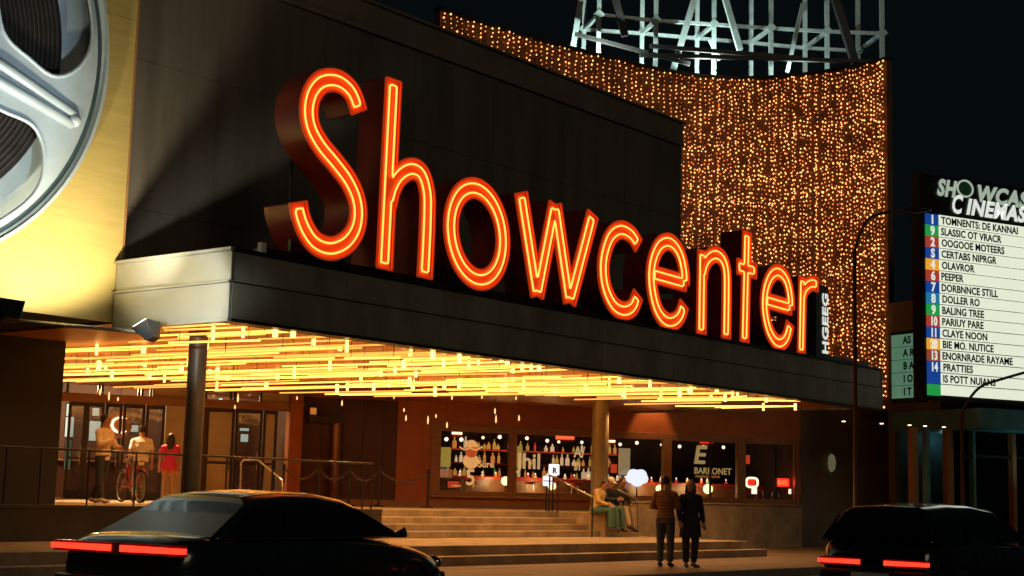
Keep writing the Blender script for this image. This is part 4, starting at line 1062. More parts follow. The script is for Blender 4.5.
# two small white lit signs on posts at the stair head
for (u, v, b_, L_, s_) in ((548, 481, -4.5, 'lower white lit box sign on a post at the stair head', .13), (554.5, 470, -4.3, 'upper white lit sign with a black letter at the stair head', .15)):
    a_, z_ = FB.hit(u, v, b_); t = tag(empty('post_sign', FB.P(a_, b_, ZP)), L_, 'lit sign', 'lit post signs at the stair head')
    g = MB(); g.fbox(FB, a_ - s_, a_ + s_, b_, b_ + .06, z_ - s_, z_ + s_); g.build('face', M['whiteg'], t, bevel=.03)
    g = MB(); g.fbox(FB, a_ - .018, a_ + .018, b_ + .062, b_ + .1, ZP, z_ + s_*.5); g.build('post', M['railm'], t)
    g = MB()
    if v == 470: text_mesh('mark', 'R', .2, M['ink'], t, FB.d, (0,0,1), FB.P(a_ - .06, b_ - .006, z_ - .08), bold=.008)
    else: g.fbox(FB, a_ - s_, a_ + s_, b_ - .004, b_ - .001, z_ - .012, z_ + .012); g.build('divider', M['ink'], t)
# last window: round red/white lamp sign, red neon box, red strip down the edge
t = tag(empty('ring_sign', ifb(752, 483, .5)), 'rounded white and red glowing sign in the last window', 'lit sign')
a_, z_ = FB.hit(752, 482.5, .5); g = MB(); g.tube([FB.P(a_ + .2*math.copysign(abs(math.cos(q))**.6, math.cos(q)), .5, z_ + .14*math.copysign(abs(math.sin(q))**.6, math.sin(q))) for q in np.linspace(0, 2*math.pi, 24, endpoint=False)], .035, 8, closed=True); g.build('ring', M['hotw'], t)
g = MB(); g.fbox(FB, a_-.12, a_+.12, .5, .53, z_-.1, z_+.1); g.build('face', M['redg'], t); g = MB(); g.rod(FB.P(a_, .55, z_), FB.P(a_, .55, ZP), .015); g.build('stand', M['dark'], t)
t = tag(empty('neon_box', ifb(783, 483, .5)), 'rectangular red neon box sign in the last window', 'lit sign')
a_, z_ = FB.hit(783, 482.5, .5); g = MB(); g.fbox(FB, a_-.24, a_+.24, .5, .56, z_-.13, z_+.13); g.build('box', M['redg'], t, bevel=.02)
g = MB()
text_mesh('lettering', 'BAR', .2, glow('neon_core', (1,.30,.08), 1.6), t, FB.d, (0,0,1), FB.P(a_-.19, .49, z_-.07), sx=.95, bold=.006)
g = MB(); g.rod(FB.P(a_, .6, z_), FB.P(a_, .6, 4.0), .012); g.build('hanger', M['wire'], t)
lamp('POINT', FB.P(a_, .3, z_), None, (1,.07,.03), 12, .1)
board(752, 488, 757, 494, .45, M['hotw'], 'small_sign', 'tiny pale lit card under the rounded sign', 'lit sign'); board(789, 489, 792, 494, .45, M['hotw'], 'small_sign', 'tiny pale lit card under the red neon box', 'lit sign')
board(745, 455, 750, 464, .6, M['redl'], 'small_sign', 'dim red poster high in the last window', 'poster')
# stools and chair silhouettes inside
for i, u in enumerate((455, 470, 530, 575, 760, 775)):
    p = ifb(u, 490, 1.3); x, y = p.x, p.y
    t = tag(empty('bar_stool', (x, y, ZP + .01)), '%s bar stool in the dark lower part of the bar windows' % ['leftmost', 'second', 'third', 'fourth', 'fifth', 'rightmost'][i], 'bar stool', 'bar stools inside the windows')
    g = MB(); g.lathe([(.17, ZP+.72), (.19, ZP+.75), (.17, ZP+.79)], 14, (x,y,0)); g.build('seat', M['redp'], t)
    for k in range(4):
        c_, s_ = math.cos(k*math.pi/2+.7), math.sin(k*math.pi/2+.7); g = MB(); g.rod((x+c_*.2,y+s_*.2,ZP+.01), (x+c_*.12,y+s_*.12,ZP+.72), .012); g.build('leg', M['rails'], t)
# orange downlight on wall above the windows
z_ = 5.0; a_ = hb(652, 400)[0]
lamp('SPOT', FB.P(a_, -.55, 4.95), FB.P(a_, -.02, 3.4), (1,.5,.2), 130, .04, 60, .6)
t = tag(empty('wall_downlight', FB.P(a_, -.55, 4.95)), 'small downlight washing the orange wall above the third window', 'downlight')
g = MB(); g.lathe([(.07,.0),(.09,.2),(.05,.22)], 12, FB.P(a_, -.55, 4.97)); g.build('can', M['dark'], t); g = MB(); g.rod(FB.P(a_, -.55, 5.18), FB.P(a_, -.55, 5.7), .015); g.build('stem', M['dark'], t)
# sconce on the far right wall
a_, z_ = hb(831, 463, -.06)
t = tag(empty('wall_sconce', FB.P(a_, 0, z_)), 'oval frosted wall light on the dark wall right of the windows', 'wall light')
g = MB(); g.tube([FB.P(a_, -.08, z_-.28), FB.P(a_, -.1, z_-.2), FB.P(a_, -.11, z_), FB.P(a_, -.1, z_+.2), FB.P(a_, -.08, z_+.28)], [.03,.1,.13,.1,.03], 12); g.build('shade', glow('sconce', (.7,.75,.45), .10), t, smooth=True)
g = MB(); g.fbox(FB, a_-.05, a_+.05, -.06, -.003, z_-.1, z_+.1); g.build('backplate', M['dark'], t)

# lobby things: swirl neon sign, posters, lamps
t = tag(empty('swirl_sign', ifb(120, 425, .6)), 'glowing gold swirl sign on an orange disc inside the entrance', 'lit sign')
a_, z_ = FB.hit(119, 425, .6); g = MB(); g.prism([FB.P(a_+.34*math.cos(q), .62, z_+.34*math.sin(q)) for q in np.linspace(0, 2*math.pi, 28, endpoint=False)], FB.m*.05); g.build('disc', glow('disc_rust', (.6,.16,.03), .35), t)
g = MB(); g.tube([FB.P(a_+.06+.27*(1-.2*k/18)*math.cos(R(60+14*k)), .58, z_+.20*math.sin(R(60+14*k))) for k in range(19)], [.01+.03*math.sin(math.pi*k/18) for k in range(19)], 8); g.build('swirl', M['hotw'], t, smooth=True)
g = MB(); g.rod(FB.P(a_, .65, z_), FB.P(a_, .65, 4.6), .012); g.build('hanger', M['wire'], t)
lw = glow('lobby_white', (.75,.9,.75), .9); 
for (u0, v0, u1, v1, b_, L_) in ((67,404,71,416,1.2,'narrow white lit poster at the far left of the entrance'), (66,417,73,437,1.5,'white lit display panel at the far left door'), (90,421,101,441,1.6,'white green lit display behind the second door'), (93,408,99,416,1.5,'small pale lit panel high behind the second door'), (219,425,229,432,1.,'small white notice on the beige door'), (240,428,249,431,.9,'upper white lit strip behind the dark door'), (241,434,248,442,.9,'lower white lit card behind the dark door'), (131,425,138,432,1.2,'small white lit card left of the man in the pale shirt'), (219,398,222,406,1.2,'tiny white lit card above the beige door'), (66,440,70,470,1.4,'dim tall display at the far left')):
    board(u0, v0, u1, v1, b_, lw if u0 != 66 or v0 != 440 else M['litg'], 'display_panel', L_, 'display panel')
for i, (u, yy) in enumerate(((75, 1.5), (110, 2.4), (160, 2.0), (215, 2.6), (250, 2.0))):
    p = ifb(u, 380, yy); lamp('POINT', (p.x, p.y, 4.1), None, (1,.7,.35), 170, .12)
    t = tag(empty('lobby_lamp', (p.x, p.y, 4.3)), '%s round glowing lamp on the lobby ceiling' % ['first', 'second', 'third', 'fourth', 'fifth'][i], 'ceiling lamp', 'round lamps on the lobby ceiling')
    g = MB(); g.lathe([(.05,.0),(.14,.05),(.14,.12),(.08,.3)], 14, (p.x,p.y,4.3)); g.build('shade', M['hotw'], t)
# hall counter
t = tag(empty('ticket_counter', FB.P(hb(95,470)[0], 3, ZP)), 'low dark ticket counter inside the left doors', 'counter')
A0, A1 = hb(66, 470)[0], hb(140, 470)[0]
g = MB(); g.fbox(FB, A0, A1, 3, 3.5, ZP + .013, ZP + 1.0); g.build('front', M['maroon'], t); g = MB(); g.fbox(FB, A0-.05, A1+.05, 2.9, 3.55, ZP + 1.002, ZP + 1.05); g.build('top', M['frame'], t)

# ---------------------------------------------------------------- bicycle
def bicycle(base, yaw, label):
    t = tag(empty('bicycle', base, yaw), label, 'bicycle')
    red = solid('bike_red', (.45,.02,.03), .3); wr_ = .33
    for x in (-.52, .52):
        g = MB(); g.tube([(x + wr_*math.cos(q), 0, .35 + wr_*math.sin(q)) for q in np.linspace(0, 2*math.pi, 32, endpoint=False)], .019, 8, closed=True); wh = g.build('wheel', M['tyre'], t, smooth=True, local=True)
        g = MB(); g.tube([(x + (wr_-.03)*math.cos(q), 0, .35 + (wr_-.03)*math.sin(q)) for q in np.linspace(0, 2*math.pi, 32, endpoint=False)], .01, 6, closed=True); g.build('rim', M['rim'], wh, local=True)
        g = MB()
        for k in range(14): q = 2*math.pi*k/14; g.rod((x, 0, .35), (x+.3*math.cos(q), 0, .35+.3*math.sin(q)), .0025, 4)
        g.ball((x,0,.35), .03, 8); g.build('spokes', M['rim'], wh, local=True)
    g = MB()
    bb_, st, hd, hb2, ra = Vector((-.08,0,.32)), Vector((-.2,0,.78)), Vector((.34,0,.80)), Vector((.38,0,.66)), Vector((-.52,0,.35))
    for a_, b_ in ((bb_, st), (bb_, hb2), (ra, bb_), (ra, st)): g.rod(a_, b_, .02)
    g.tube(catmull([st, Vector((.05,0,.68)), hd], n=5), .02, 8); g.rod(hd, hb2, .022); g.rod(hb2, Vector((.52,0,.35)), .016); g.build('frame', red, t, smooth=True, local=True)
    g = MB(); g.tube([(-.34,0,.90),(-.25,0,.92),(-.05,0,.90)], [(.03,.09),(.035,.09),(.02,.03)], 8); g.rod((-.21,0,.78),(-.22,0,.9), .013); g.build('saddle', M['blackp'], t, local=True)
    g = MB(); g.rod(hd, (.31,0,.98), .013); g.tube([(.22,-.28,.97),(.33,-.22,1.0),(.32,0,.98),(.33,.22,1.0),(.22,.28,.97)], .013, 8); g.build('handlebar', M['chrome'], t, local=True)
    g = MB(); g.tube([(-.08+.09*math.cos(q), .03, .32+.09*math.sin(q)) for q in np.linspace(0, 6.28, 16, endpoint=False)], .007, 5, closed=True); g.rod((-.08,.03,.32),(-.02,.06,.18), .01); g.rod((-.08,-.03,.32),(-.14,-.06,.46), .01); g.box(-.08,.04,.06,.14,.165,.185); g.box(-.2,-.08,-.14,-.06,.455,.475); g.build('crank', M['rails'], t, local=True)
    g = MB(); g.tube([(.52-.37*math.cos(q), 0, .35+.37*math.sin(q)) for q in np.linspace(.2, 2.2, 10)], .012, 5, flat=2.5); g.build('mudguard', red, t, local=True)
    return t

# ---------------------------------------------------------------- people
def lerp3(a, b, t): return Vector(a).lerp(Vector(b), t)
def hand(g, wr_, dirv, side, curl=.35, nrm=None):
    d = Vector(dirv).normalized(); n = Vector(nrm) if nrm else Vector((0,1,0)); n = (n - d*n.dot(d)).normalized(); x = d.cross(n) * side
    w_ = Vector(wr_); g.tube([w_ - d*.02, w_ + d*.03, w_ + d*.08, w_ + d*.10], [(.018,.026),(.016,.036),(.015,.04),(.012,.036)], 10, up=n)
    for i, (off, ln) in enumerate(((-.030,.062),(-.010,.073),(.011,.068),(.030,.052))):
        a_ = w_ + d*.085 + x*off; b_ = a_ + (d*math.cos(curl*.6) + n*math.sin(curl*.6))*ln*.5; c_ = b_ + (d*math.cos(curl*1.6) + n*math.sin(curl*1.6))*ln*.55
        g.tube([a_, b_, c_], [.0105,.0098,.0085], 6)
    a_ = w_ + d*.03 - x*.025; b_ = a_ - x*.03 + d*.03 + n*.012; c_ = b_ + d*.03 + n*.012; g.tube([a_, b_, c_], [.013,.012,.009], 6)
def person(base, yaw, J, top, legs, hair='short', scale=1., label='', sleeves='long', skirt=None, coat=None, cap=None, shorts=False, topmat=None, legmat=None, shoemat=None, plaid=False):
    t = tag(empty('person', base, yaw), label, 'person'); t.scale = (scale,)*3
    J = {k: Vector(v) for k, v in J.items()}
    g = MB()
    hip, chest, neck, head = J['hip'], J['chest'], J['neck'], J['head']
    up_ = (0, 1, 0)
    def torso(g, e):
        w0 = lerp3(hip, chest, .45)
        g.tube([hip - (chest-hip).normalized()*.10, hip, w0, chest, lerp3(chest, neck, .55), lerp3(chest, neck, .9)],
               [(.09+e,.13+e),(.105+e,.165+e),(.095+e,.135+e),(.115+e,.175+e),(.10+e,.17+e),(.05+e,.07+e)], 16, up=up_)
    torso(g, 0)
    hd = (head - neck).normalized()
    g.tube([lerp3(chest, neck, .6), neck, lerp3(neck, head, .55)], [.062, .055, .055], 12)
    fw = J.get('face', Vector((0,1,0))).normalized(); fw = (fw - hd*fw.dot(hd)).normalized(); sx = fw.cross(hd)
    def hp(a_, b_, c_): return head + sx*a_ + fw*b_ + hd*c_
    prof = [(-.115,.030,.035,.045),(-.095,.052,.05,.03),(-.06,.064,.066,.018),(-.01,.073,.085,.005),(.04,.075,.094,-.005),(.08,.066,.083,-.008),(.108,.042,.05,-.008),(.12,.01,.015,-.008)]
    g.tube([hp(0, q[3], q[0]) for q in prof], [(q[2], q[1]) for q in prof], 16, up=tuple(fw))
    g.tube([hp(0,.075,.02), hp(0,.10,-.01), hp(0,.112,-.028), hp(0,.085,-.036)], [.009,.012,.016,.012], 8)
    for s_ in (-1, 1): g.ball(hp(s_*.076, -.005, -.002), .024, 8, (.5,1,1.3))
    arms = MB()
    for s_, L_ in ((-1,'L'),(1,'R')):
        sh, el, wr_ = J['sh'+L_], J['el'+L_], J['wr'+L_]
        nb_ = lerp3(chest, neck, .78); g.tube([nb_, nb_.lerp(sh, .6), sh], [.07,.062,.05], 12); g.ball(sh, .06, 10)
        g.tube([sh, lerp3(sh, el, .5), el, lerp3(el, wr_, .35), wr_], [.056,.048,.041,.040,.026], 12)
        hand(g, wr_, J.get('hd'+L_, wr_ - el), s_, J.get('curl', Vector((.4,0,0))).x, J.get('hn'+L_, Vector((0,1,0))))
        kn, an = J['kn'+L_], J['an'+L_]; hj = hip + Vector((s_*.09, 0, -.03))
        g.tube([hj, lerp3(hj, kn, .4), kn, lerp3(kn, an, .3), lerp3(kn, an, .7), an], [.092,.080,.056,.056,.042,.034], 12)
        toe = J['to'+L_]; g.tube([an + Vector((0,0,.0)), an - (toe-an).normalized()*.04 + Vector((0,0,-.04)), lerp3(an, toe, .5) + Vector((0,0,-.035)), toe], [.036,.04,.038,.022], 10)
    g.build('body', M['skin'], t, local=True, remesh=.0085, smoothit=2)
    # face details
    g = MB()
    for s_ in (-1, 1): g.ball(hp(s_*.031, .082, .012), .0105, 8, (1.3,.8,.8))
    g.build('eyes', M['eye'], t, local=True); g = MB(); g.tube([hp(-.024,.088,-.062), hp(0,.098,-.060), hp(.024,.088,-.062)], [.004,.008,.004], 6); g.build('mouth', M['lip'], t, local=True)
    g = MB()
    for s_ in (-1, 1): g.tube([hp(s_*.018,.093,.034), hp(s_*.045,.083,.036)], .0045, 5)
    g.build('eyebrows', M['hair'], t, local=True)
    # hair
    g = MB(); hm_ = M['hair']
    rng = [(-.045,.078,.062),(0,.086,.080),(.045,.088,.092),(.085,.078,.085),(.115,.052,.058),(.134,.012,.015)]
    g.tube([hp(0, -.026 - (.01 if q[0] < .04 else 0), q[0]) for q in rng], [(q[2], q[1]) for q in rng], 16, up=tuple(fw))
    if hair == 'long':
        g.tube([hp(0,-.03,.07), hp(0,-.065,-.02), hp(0,-.085,-.12), hp(0,-.10,-.22), hp(0,-.10,-.30)], [(.05,.07),(.05,.085),(.045,.095),(.04,.09),(.015,.06)], 12, up=tuple(fw))
        for s_ in (-1, 1): g.tube([hp(s_*.06,.0,.08), hp(s_*.082,.0,0), hp(s_*.088,.01,-.12), hp(s_*.08,.03,-.22)], [.02,.024,.028,.012], 8)
    g.build('hair', hm_, t, local=True, remesh=.011, smoothit=2)
    # top
    g = MB(); torso(g, .022)
    for s_, L_ in ((-1,'L'),(1,'R')):
        sh, el, wr_ = J['sh'+L_], J['el'+L_], J['wr'+L_]
        q = lerp3(chest, neck, .6) + (sh - lerp3(chest, neck, .6))*.3
        nb_ = lerp3(chest, neck, .74); g.tube([nb_, nb_.lerp(sh, .6), sh], [.088,.078,.064], 12); g.ball(sh, .078, 12)
        if sleeves == 'long': g.tube([sh, lerp3(sh, el, .5), el, lerp3(el, wr_, .4), lerp3(el, wr_, .93)], [.072,.066,.060,.055,.042], 12)
        else: g.tube([sh, lerp3(sh, el, .5), lerp3(sh, el, .78)], [.074,.072,.072], 12)
    if coat: # longer hem
        dn = (hip - chest).normalized(); g.tube([hip - dn*.05, hip + dn*.12, hip + dn*coat], [(.13,.19),(.155,.215),(.16,.235)], 16, up=up_)
    if coat or hair == 'long': g.tube([lerp3(chest, neck, .8), lerp3(chest, neck, 1.15)], [(.085,.10),(.07,.075)], 12, up=up_)
    g.build('coat' if coat else 'shirt', topmat or top, t, local=True, remesh=.014, smoothit=3)
    # legs
    g = MB()
    g.tube([hip + (chest-hip).normalized()*.08, hip, hip - (chest-hip).normalized()*.09], [(.115,.155),(.128,.185),(.11,.17)], 16, up=up_)
    for s_, L_ in ((-1,'L'),(1,'R')):
        kn, an = J['kn'+L_], J['an'+L_]; hj = hip + Vector((s_*.09, 0, -.03))
        if shorts: g.tube([hj, lerp3(hj, kn, .3), lerp3(hj, kn, .52)], [.108,.103,.103], 12)
        else: g.tube([hj, lerp3(hj, kn, .4), kn, lerp3(kn, an, .4), lerp3(kn, an, .96)], [.106,.098,.078,.073,.064], 12)
    g.build('shorts' if shorts else 'trousers', legs, t, local=True, remesh=.014, smoothit=3)
    for s_, L_ in ((-1,'L'),(1,'R')):
        an, toe = J['an'+L_], J['to'+L_]; g = MB(); dd = (toe-an); dd.z = 0; dd.normalize()
        g.tube([an - dd*.055 + Vector((0,0,-.035)), an + Vector((0,0,-.03)), lerp3(an, toe, .55) + Vector((0,0,-.02)), toe + Vector((0,0,.0))+dd*.02], [(.038,.04),(.05,.045),(.038,.05),(.022,.032)], 12, up=(0,0,1))
        g.build('shoe', shoemat or M['shoe'], t, local=True, remesh=.01, smoothit=1)
    if cap:
        g = MB(); rg = [(.03,.10,.088),(.07,.098,.088),(.11,.075,.068),(.14,.03,.03)]
        g.tube([hp(0,-.015,q[0]) for q in rg], [(q[1], q[2]) for q in rg], 16, up=tuple(fw)); g.tube([hp(0,.07,.045), hp(0,.15,.035)], [(.008,.07),(.006,.05)], 10, up=tuple(hd)); g.build('cap', cap, t, local=True, smooth=True)
    return t
def stand(**k):
    J = dict(hip=(0,0,.93), chest=(0,0,1.25), neck=(0,-.01,1.47), head=(0,.01,1.62), shL=(-.175,0,1.375), shR=(.175,0,1.375), elL=(-.24,-.02,1.12), elR=(.24,-.02,1.12), wrL=(-.25,.04,.87), wrR=(.25,.04,.87),
        knL=(-.10,.02,.50), knR=(.10,.02,.50), anL=(-.10,-.02,.09), anR=(.10,-.02,.09), toL=(-.12,.16,.03), toR=(.12,.16,.03)); J.update(k); return J
def sit(**k):   # seat surface at z=0; feet at -0.45
    J = dict(hip=(0,0,.11), chest=(0,.06,.42), neck=(0,.10,.63), head=(0,.15,.77), shL=(-.175,.07,.54), shR=(.175,.07,.54), elL=(-.25,.16,.30), elR=(.25,.16,.30), wrL=(-.12,.36,.22), wrR=(.12,.36,.22),
        knL=(-.12,.42,.10), knR=(.12,.42,.10), anL=(-.12,.44,-.36), anR=(.12,.44,-.36), toL=(-.13,.60,-.42), toR=(.13,.60,-.42)); J.update(k); return J
def yaw_to(vec): return math.atan2(-vec[0], vec[1])   # local +Y towards vec

# plaid
pm = bpy.data.materials.new('plaid_shirt'); pm.use_nodes = True; nt = pm.node_tree; b_ = nt.nodes['Principled BSDF']; b_.inputs['Roughness'].default_value = .8
tcn = nt.nodes.new('ShaderNodeTexCoord'); cr = nt.nodes.new('ShaderNodeMix'); cr.data_type = 'RGBA'; cr.inputs[6].default_value = (.22,.085,.03,1); cr.inputs[7].default_value = (.05,.02,.012,1)
wx = nt.nodes.new('ShaderNodeTexWave'); wx.inputs['Scale'].default_value = 5.5; wx.bands_direction = 'X'; wz = nt.nodes.new('ShaderNodeTexWave'); wz.inputs['Scale'].default_value = 5.5; wz.bands_direction = 'Z'
mm = nt.nodes.new('ShaderNodeMath'); mm.operation = 'MULTIPLY'
for w__ in (wx, wz): nt.links.new(tcn.outputs['Object'], w__.inputs[0])
nt.links.new(wx.outputs[1], mm.inputs[0]); nt.links.new(wz.outputs[1], mm.inputs[1]); nt.links.new(mm.outputs[0], cr.inputs[0]); nt.links.new(cr.outputs[2], b_.inputs[0])
jeans = solid('jeans', (.035,.04,.055)); blackc = solid('black_cloth', (.012,.012,.016)); khaki = solid('khaki', (.38,.28,.17)); greenp = solid('green_trousers', (.07,.17,.13)); yell = solid('yellow_shirt', (.72,.5,.2)); cream = solid('cream_shirt', (.75,.58,.34)); mag = solid('magenta_top', (.6,.03,.13)); darkt = solid('dark_trousers', (.02,.022,.025)); whites = solid('white_shoe', (.6,.55,.48))

pA = at_z(665, 567, ZS); pB = at_z(690, 567.5, ZS)
print('standers', pA, pB)
toward = lambda p: yaw_to((-p.x, -p.y))
away = lambda p: yaw_to((p.x, p.y))
person(pA, away(pA) - .25, stand(wrL=(-.10,.24,1.12), elL=(-.27,.0,1.14), wrR=(.16,.22,1.15), elR=(.26,0,1.14), face=(.35,1,0)), M['skin'], jeans, label='man in a brown plaid shirt and jeans standing with his back turned on the pavement', topmat=pm, scale=1.0)
person(pB, toward(pB) + .35, stand(wrL=(-.27,.03,.88), wrR=(.24,.06,.90), face=(.5,1,0), anL=(-.08,-.02,.09), anR=(.08,-.02,.09)), M['skin'], darkt, hair='long', label='long haired woman in a long black coat standing on the pavement', topmat=blackc, coat=.33, scale=.965)
# seated three on the end block
def seatp(u, b_=21.32): a_ = F.hit(u, 510, b_)[0]; return F.P(a_, b_, ZP + .004)
fy = yaw_to(-F.m)
g = MB()
s1 = seatp(596); s2 = seatp(603); s3 = seatp(615.5)
print('seats', s1, s2, s3)
person(s1, fy + .3, sit(head=(.06,.24,.72), neck=(.03,.17,.60), face=(.4,1,-.5), chest=(0,.09,.40)), M['skin'], greenp, label='seated person in a yellow shirt leaning forward at the left of the trio', topmat=yell, scale=.95)
person(s2 + F.d*.14, fy - .1, sit(elR=(.28,.22,.34), wrR=(.02,.40,.36)), M['skin'], greenp, label='seated person with a white cap and black top in the middle of the trio', topmat=blackc, cap=M['white'], scale=.97)
person(s3 + F.d*.12, fy - .25, sit(elR=(.34,-.02,.34), wrR=(.5,.02,.22), knR=(.14,.44,.12), anR=(.2,.66,-.30), toR=(.22,.82,-.34)), M['skin'], khaki, label='seated person in a dark top and khaki trousers at the right of the trio', topmat=blackc, scale=.97)

# left trio
def floorp(u, y_): p = at_y(u, 490, y_); p.z = ZP + .012; return p
m1 = floorp(101, 30.6); m2 = floorp(139, 33.6); m3 = floorp(168, 36.0)
person(m1, toward(m1) + .9, stand(wrR=(.05,.30,1.28), elR=(.26,.10,1.14), wrL=(-.06,.36,1.08), elL=(-.24,.10,1.12), anL=(-.12,-.30,.09), toL=(-.14,-.13,.03), knL=(-.11,-.06,.50), anR=(.10,.10,.09), toR=(.10,.28,.03), face=(-.6,1,0)), M['skin'], darkt, label='man in a cream yellow shirt and dark trousers walking left and facing the camera side', topmat=cream, scale=1.03, shoemat=whites)
person(m2, away(m2) + .1, stand(), M['skin'], solid('grey_shorts', (.12,.10,.09)), sleeves='short', label='man in a white T shirt seen from behind beside the bicycle', topmat=solid('white_tee', (.78,.72,.6)), scale=.98)
person(m3, away(m3), stand(), M['skin'], solid('orange_shorts', (.5,.2,.08)), sleeves='short', hair='long', shorts=True, label='woman in a magenta top and shorts seen from behind', topmat=mag, coat=.12, scale=.93)
bp_ = floorp(131, 32.0); bicycle(bp_, -.95, 'red bicycle parked behind the black railing')

# ---------------------------------------------------------------- cars
def car(base, yaw, paint, label, L_=4.5, W_=1.78, lightw=.66, gap=.1, lz=.88, H_=1.46, wagon=False):
    t = tag(empty('car', base, yaw), label, 'car')
    hw = W_/2; hl = L_/2
    st = [(-hl, .70, .38, .72), (-hl+.05, .80, .30, .93), (-hl+.28, .97, .26, .99), (-hl+.8, 1., .22, 1.0), (-.4, 1., .21, .97), (.6, 1., .21, .96), (hl-1.1, 1., .22, .92), (hl-.45, .96, .24, .82), (hl-.1, .84, .28, .70), (hl, .70, .36, .60)]
    g = MB(); vs = []; n_ = 0
    for (x, wf, zb, zt) in st:
        w_ = hw*wf; half = [(0, zb), (w_*.78, zb), (w_*.95, zb+.07), (w_, zb+(zt-zb)*.35), (w_*1.0, zb+(zt-zb)*.62), (w_*.965, zt-.09), (w_*.86, zt-.01), (w_*.45, zt+.02), (0, zt+.025)]
        ring = half + [(-y_, z_) for y_, z_ in reversed(half[1:-1])]; n_ = len(ring); vs += [(x, y_, z_) for y_, z_ in ring]
    k = len(st); fs = [(i*n_+j, i*n_+(j+1)%n_, (i+1)*n_+(j+1)%n_, (i+1)*n_+j) for i in range(k-1) for j in range(n_)] + [tuple(range(n_)), tuple(range((k-1)*n_, k*n_))]
    g.add(vs, fs); g.build('body', paint, t, local=True, smooth=True, sub=2)
    # cabin
    rb, rt, ft, fb_ = (-hl+.45, -hl+1.15, .45, 1.25) if not wagon else (-hl+.12, -hl+.42, .45, 1.25)
    zb, zt = .95, H_; wb, wt = hw*.90, hw*.70
    cor = lambda x, w_, z_: [Vector((x,-w_,z_)), Vector((x,w_,z_))]
    B = cor(rb, wb, zb), cor(fb_, wb, zb); T = cor(rt, wt, zt-.05), cor(ft, wt, zt-.05)
    g = MB(); mid = (rt+ft)/2
    xs_ = [(rb,rt),( (rb*2+fb_)/3,(rt*2+ft)/3),((rb+2*fb_)/3,(rt+2*ft)/3),(fb_,ft)]
    vs = []
    for (xb, xt) in xs_:
        cz = zt if xb not in (rb, fb_) else zt - .05
        vs += [(xb,-wb,zb),(xb + (xt-xb)*.9,-wt-.03,cz-.10),(xt,-wt+.10,cz-.0),(xt,0,cz+.025),(xt,wt-.10,cz),(xb+(xt-xb)*.9,wt+.03,cz-.10),(xb,wb,zb)]
    fs = [(i*7+j, i*7+j+1, (i+1)*7+j+1, (i+1)*7+j) for i in range(3) for j in range(6)] + [tuple(range(7)), tuple(range(21,28)), ] + [(i*7, (i+1)*7, (i+1)*7+6, i*7+6) for i in range(3)]
    g.add(vs, fs); cb = g.build('cabin', paint, t, local=True, smooth=True, bevel=.09); cb.modifiers['bevel'].segments = 4; cb.modifiers['bevel'].harden_normals = True
    def pane(c4, nm, off):
        c = sum((Vector(q) for q in c4), Vector((0,0,0)))/4; o_ = Vector(off); q = [Vector(p).lerp(c, .10) + o_ for p in c4]
        g = MB(); g.prism(q, o_*.3); g.build(nm, M['carglass'], t, local=True)
    zt2 = zt - .10; 
    pane([(rb,-wb,zb),(rb,wb,zb),(rb+(rt-rb)*.9,wt+.03,zt2-.04),(rb+(rt-rb)*.9,-wt-.03,zt2-.04)], 'rear_window', (-.018,0,.012))
    pane([(fb_,-wb,zb),(fb_,wb,zb),(fb_+(ft-fb_)*.9,wt+.03,zt2-.04),(fb_+(ft-fb_)*.9,-wt-.03,zt2-.04)], 'windscreen', (.018,0,.012))
    for s_ in (-1, 1):
        for i in range(3):
            (xb, xt), (xb2, xt2) = xs_[i], xs_[i+1]
            pane([(xb,s_*wb,zb),(xb2,s_*wb,zb),(xb2+(xt2-xb2)*.9,s_*(wt+.03),zt2-(.04 if i == 2 else 0)),(xb+(xt-xb)*.9,s_*(wt+.03),zt2-(.04 if i == 0 else 0))], 'side_window', (0,s_*.014,.006))
        g = MB(); g.tube([(fb_-.25, s_*(wb+.02), .98), (fb_-.22, s_*(wb+.16), 1.02)], [(.02,.03),(.06,.05)], 8); g.build('wing_mirror', paint, t, local=True)
        for x in (-hl+.85, hl-.9):
            yc = s_*(hw-.10); g = MB(); r_ = .32
            pr = [(.2,-.10),(.30,-.105),(r_,-.07),(r_,.07),(.30,.105),(.2,.10)]
            vs = []; n2 = 28
            for rr2, yy in pr:
                for j in range(n2): q = 2*math.pi*j/n2; vs.append((x+rr2*math.cos(q), yc+yy, .32+rr2*math.sin(q)))
            g.add(vs, [(i*n2+j, i*n2+(j+1)%n2, (i+1)*n2+(j+1)%n2, (i+1)*n2+j) for i in range(5) for j in range(n2)] + [tuple(range(n2)), tuple(range(5*n2, 6*n2))])
            wh = g.build('wheel', M['tyre'], t, local=True, smooth=False)
            g = MB()
            for k2 in range(5): q = 2*math.pi*k2/5; g.bar((x, yc+s_*.108, .32), (x+.19*math.cos(q), yc+s_*.104, .32+.19*math.sin(q)), .05, .02, up=(0,1,0))
            g.tube([(x+.2*math.cos(q), yc+s_*.106, .32+.2*math.sin(q)) for q in np.linspace(0, 6.2832, 24, endpoint=False)], .015, 6, closed=True); g.build('rim', M['rim'], wh, local=True)
            g = MB(); g.tube([(x+.37*math.cos(q), s_*(hw-.015), .33+.37*math.sin(q)) for q in np.linspace(-.25, math.pi+.25, 18)], .03, 6); g.build('wheel_arch', M['blackp'], t, local=True)
        # lights
        y0 = gap/2; y1 = y0 + lightw
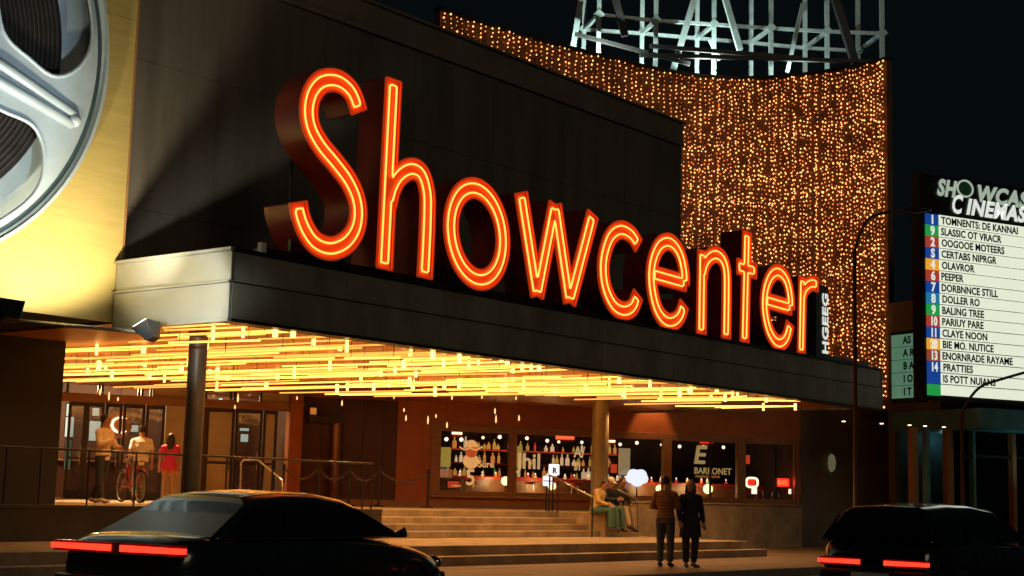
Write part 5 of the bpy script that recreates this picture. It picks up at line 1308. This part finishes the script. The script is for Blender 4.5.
        for part, m_ in (('tail_light', 'tail'),):
            g = MB(); g.prism([Vector((-hl-.02, s_*y0, lz-.03)), Vector((-hl-.02, s_*y1, lz-.025)), Vector((-hl-.02, s_*y1, lz+.025)), Vector((-hl-.02, s_*y0, lz+.03))], (.06,0,0)); tl = g.build(part, M['tail'], t, local=True)
            g = MB(); g.box(-hl+.0, -hl+.07, min(s_*(y0-.02), s_*(y1-.02)), max(s_*(y0-.02), s_*(y1-.02)), lz-.05, lz+.05); g.build('lamp_housing', M['taild'], tl, local=True)
        g = MB(); g.ball((hl-.12, s_*(hw*.68), .66), .11, 10, (.6,1.2,.7)); g.build('headlight', M['chrome'], t, local=True, smooth=True)
        g = MB(); g.box(-.25, -.12, s_*hw*.995 if s_ > 0 else -hw*.995-.015, s_*hw*.995+.015 if s_ > 0 else -hw*.995, .80, .825); g.build('door_handle', M['chrome'], t, local=True)
    for s_ in (-1, 1):      # door gaps, side moulding, window trim
        for x in (-.95, .05, 1.05): g = MB(); g.box(x-.006, x+.006, min(s_*(hw*.99), s_*(hw*1.003)), max(s_*(hw*.99), s_*(hw*1.003)), .32, .86); g.build('door_gap', M['seam'], t, local=True)
        g = MB(); g.box(-1.2, 1.0, min(s_*(hw*.99), s_*(hw*1.012)), max(s_*(hw*.99), s_*(hw*1.012)), .54, .58); g.build('side_moulding', M['blackp'], t, local=True)
        g = MB(); g.tube([(rb+.12, s_*(wb+.01), .965), (fb_-.1, s_*(wb+.01), .965)], .010, 6); g.build('window_trim', M['chrome'], t, local=True)
    g = MB(); g.box(-hl-.028, -hl+.0, -.34, .34, lz-.055, lz-.045+.0); g.build('boot_trim', M['chrome'], t, local=True)
    g = MB(); g.rod((-hl-.06, hw*.5, .27), (-hl+.3, hw*.5, .27), .03, 10); g.build('exhaust_pipe', M['chrome'], t, local=True)
    g = MB(); g.box(-hl-.07, -hl+.1, -hw*.82, hw*.82, .42, .60); g.build('rear_bumper', M['blackp'], t, local=True, bevel=.04)
    g = MB(); g.box(hl-.1, hl+.05, -hw*.78, hw*.78, .38, .56); g.build('front_bumper', M['blackp'], t, local=True, bevel=.04)
    g = MB(); g.box(-hl-.085, -hl-.072, -.26, .26, .46, .57); g.build('number_plate', M['white'], t, local=True)
    g = MB(); g.box(-hl+.6, hl-.6, -hw*.9, hw*.9, .18, .3); g.build('underbody', M['blackp'], t, local=True)
    pass
    return t
# left car: tail lights around (35..197, 548)
h1_ = R(90-32); d1 = Vector((math.cos(h1_), math.sin(h1_), 0))
tc_ = at_z(116, 548, .86); car(Vector((tc_.x, tc_.y, 0)) + d1*2.2, h1_, M['carA'], 'dark green saloon car with two long red tail lights driving past at the lower left', L_=4.4, W_=1.86, H_=1.41, lightw=.80, gap=.13, lz=.86)
h2__ = R(90-39); d2 = Vector((math.cos(h2__), math.sin(h2__), 0))
tc2 = at_z(872, 564, .68); print('cars', tc_, tc2); car(Vector((tc2.x, tc2.y, 0)) + d2*2.25, h2__, M['carB'], 'black hatchback car with red tail lights driving away at the lower right', L_=4.5, lightw=.60, gap=.34, lz=.70, wagon=True)
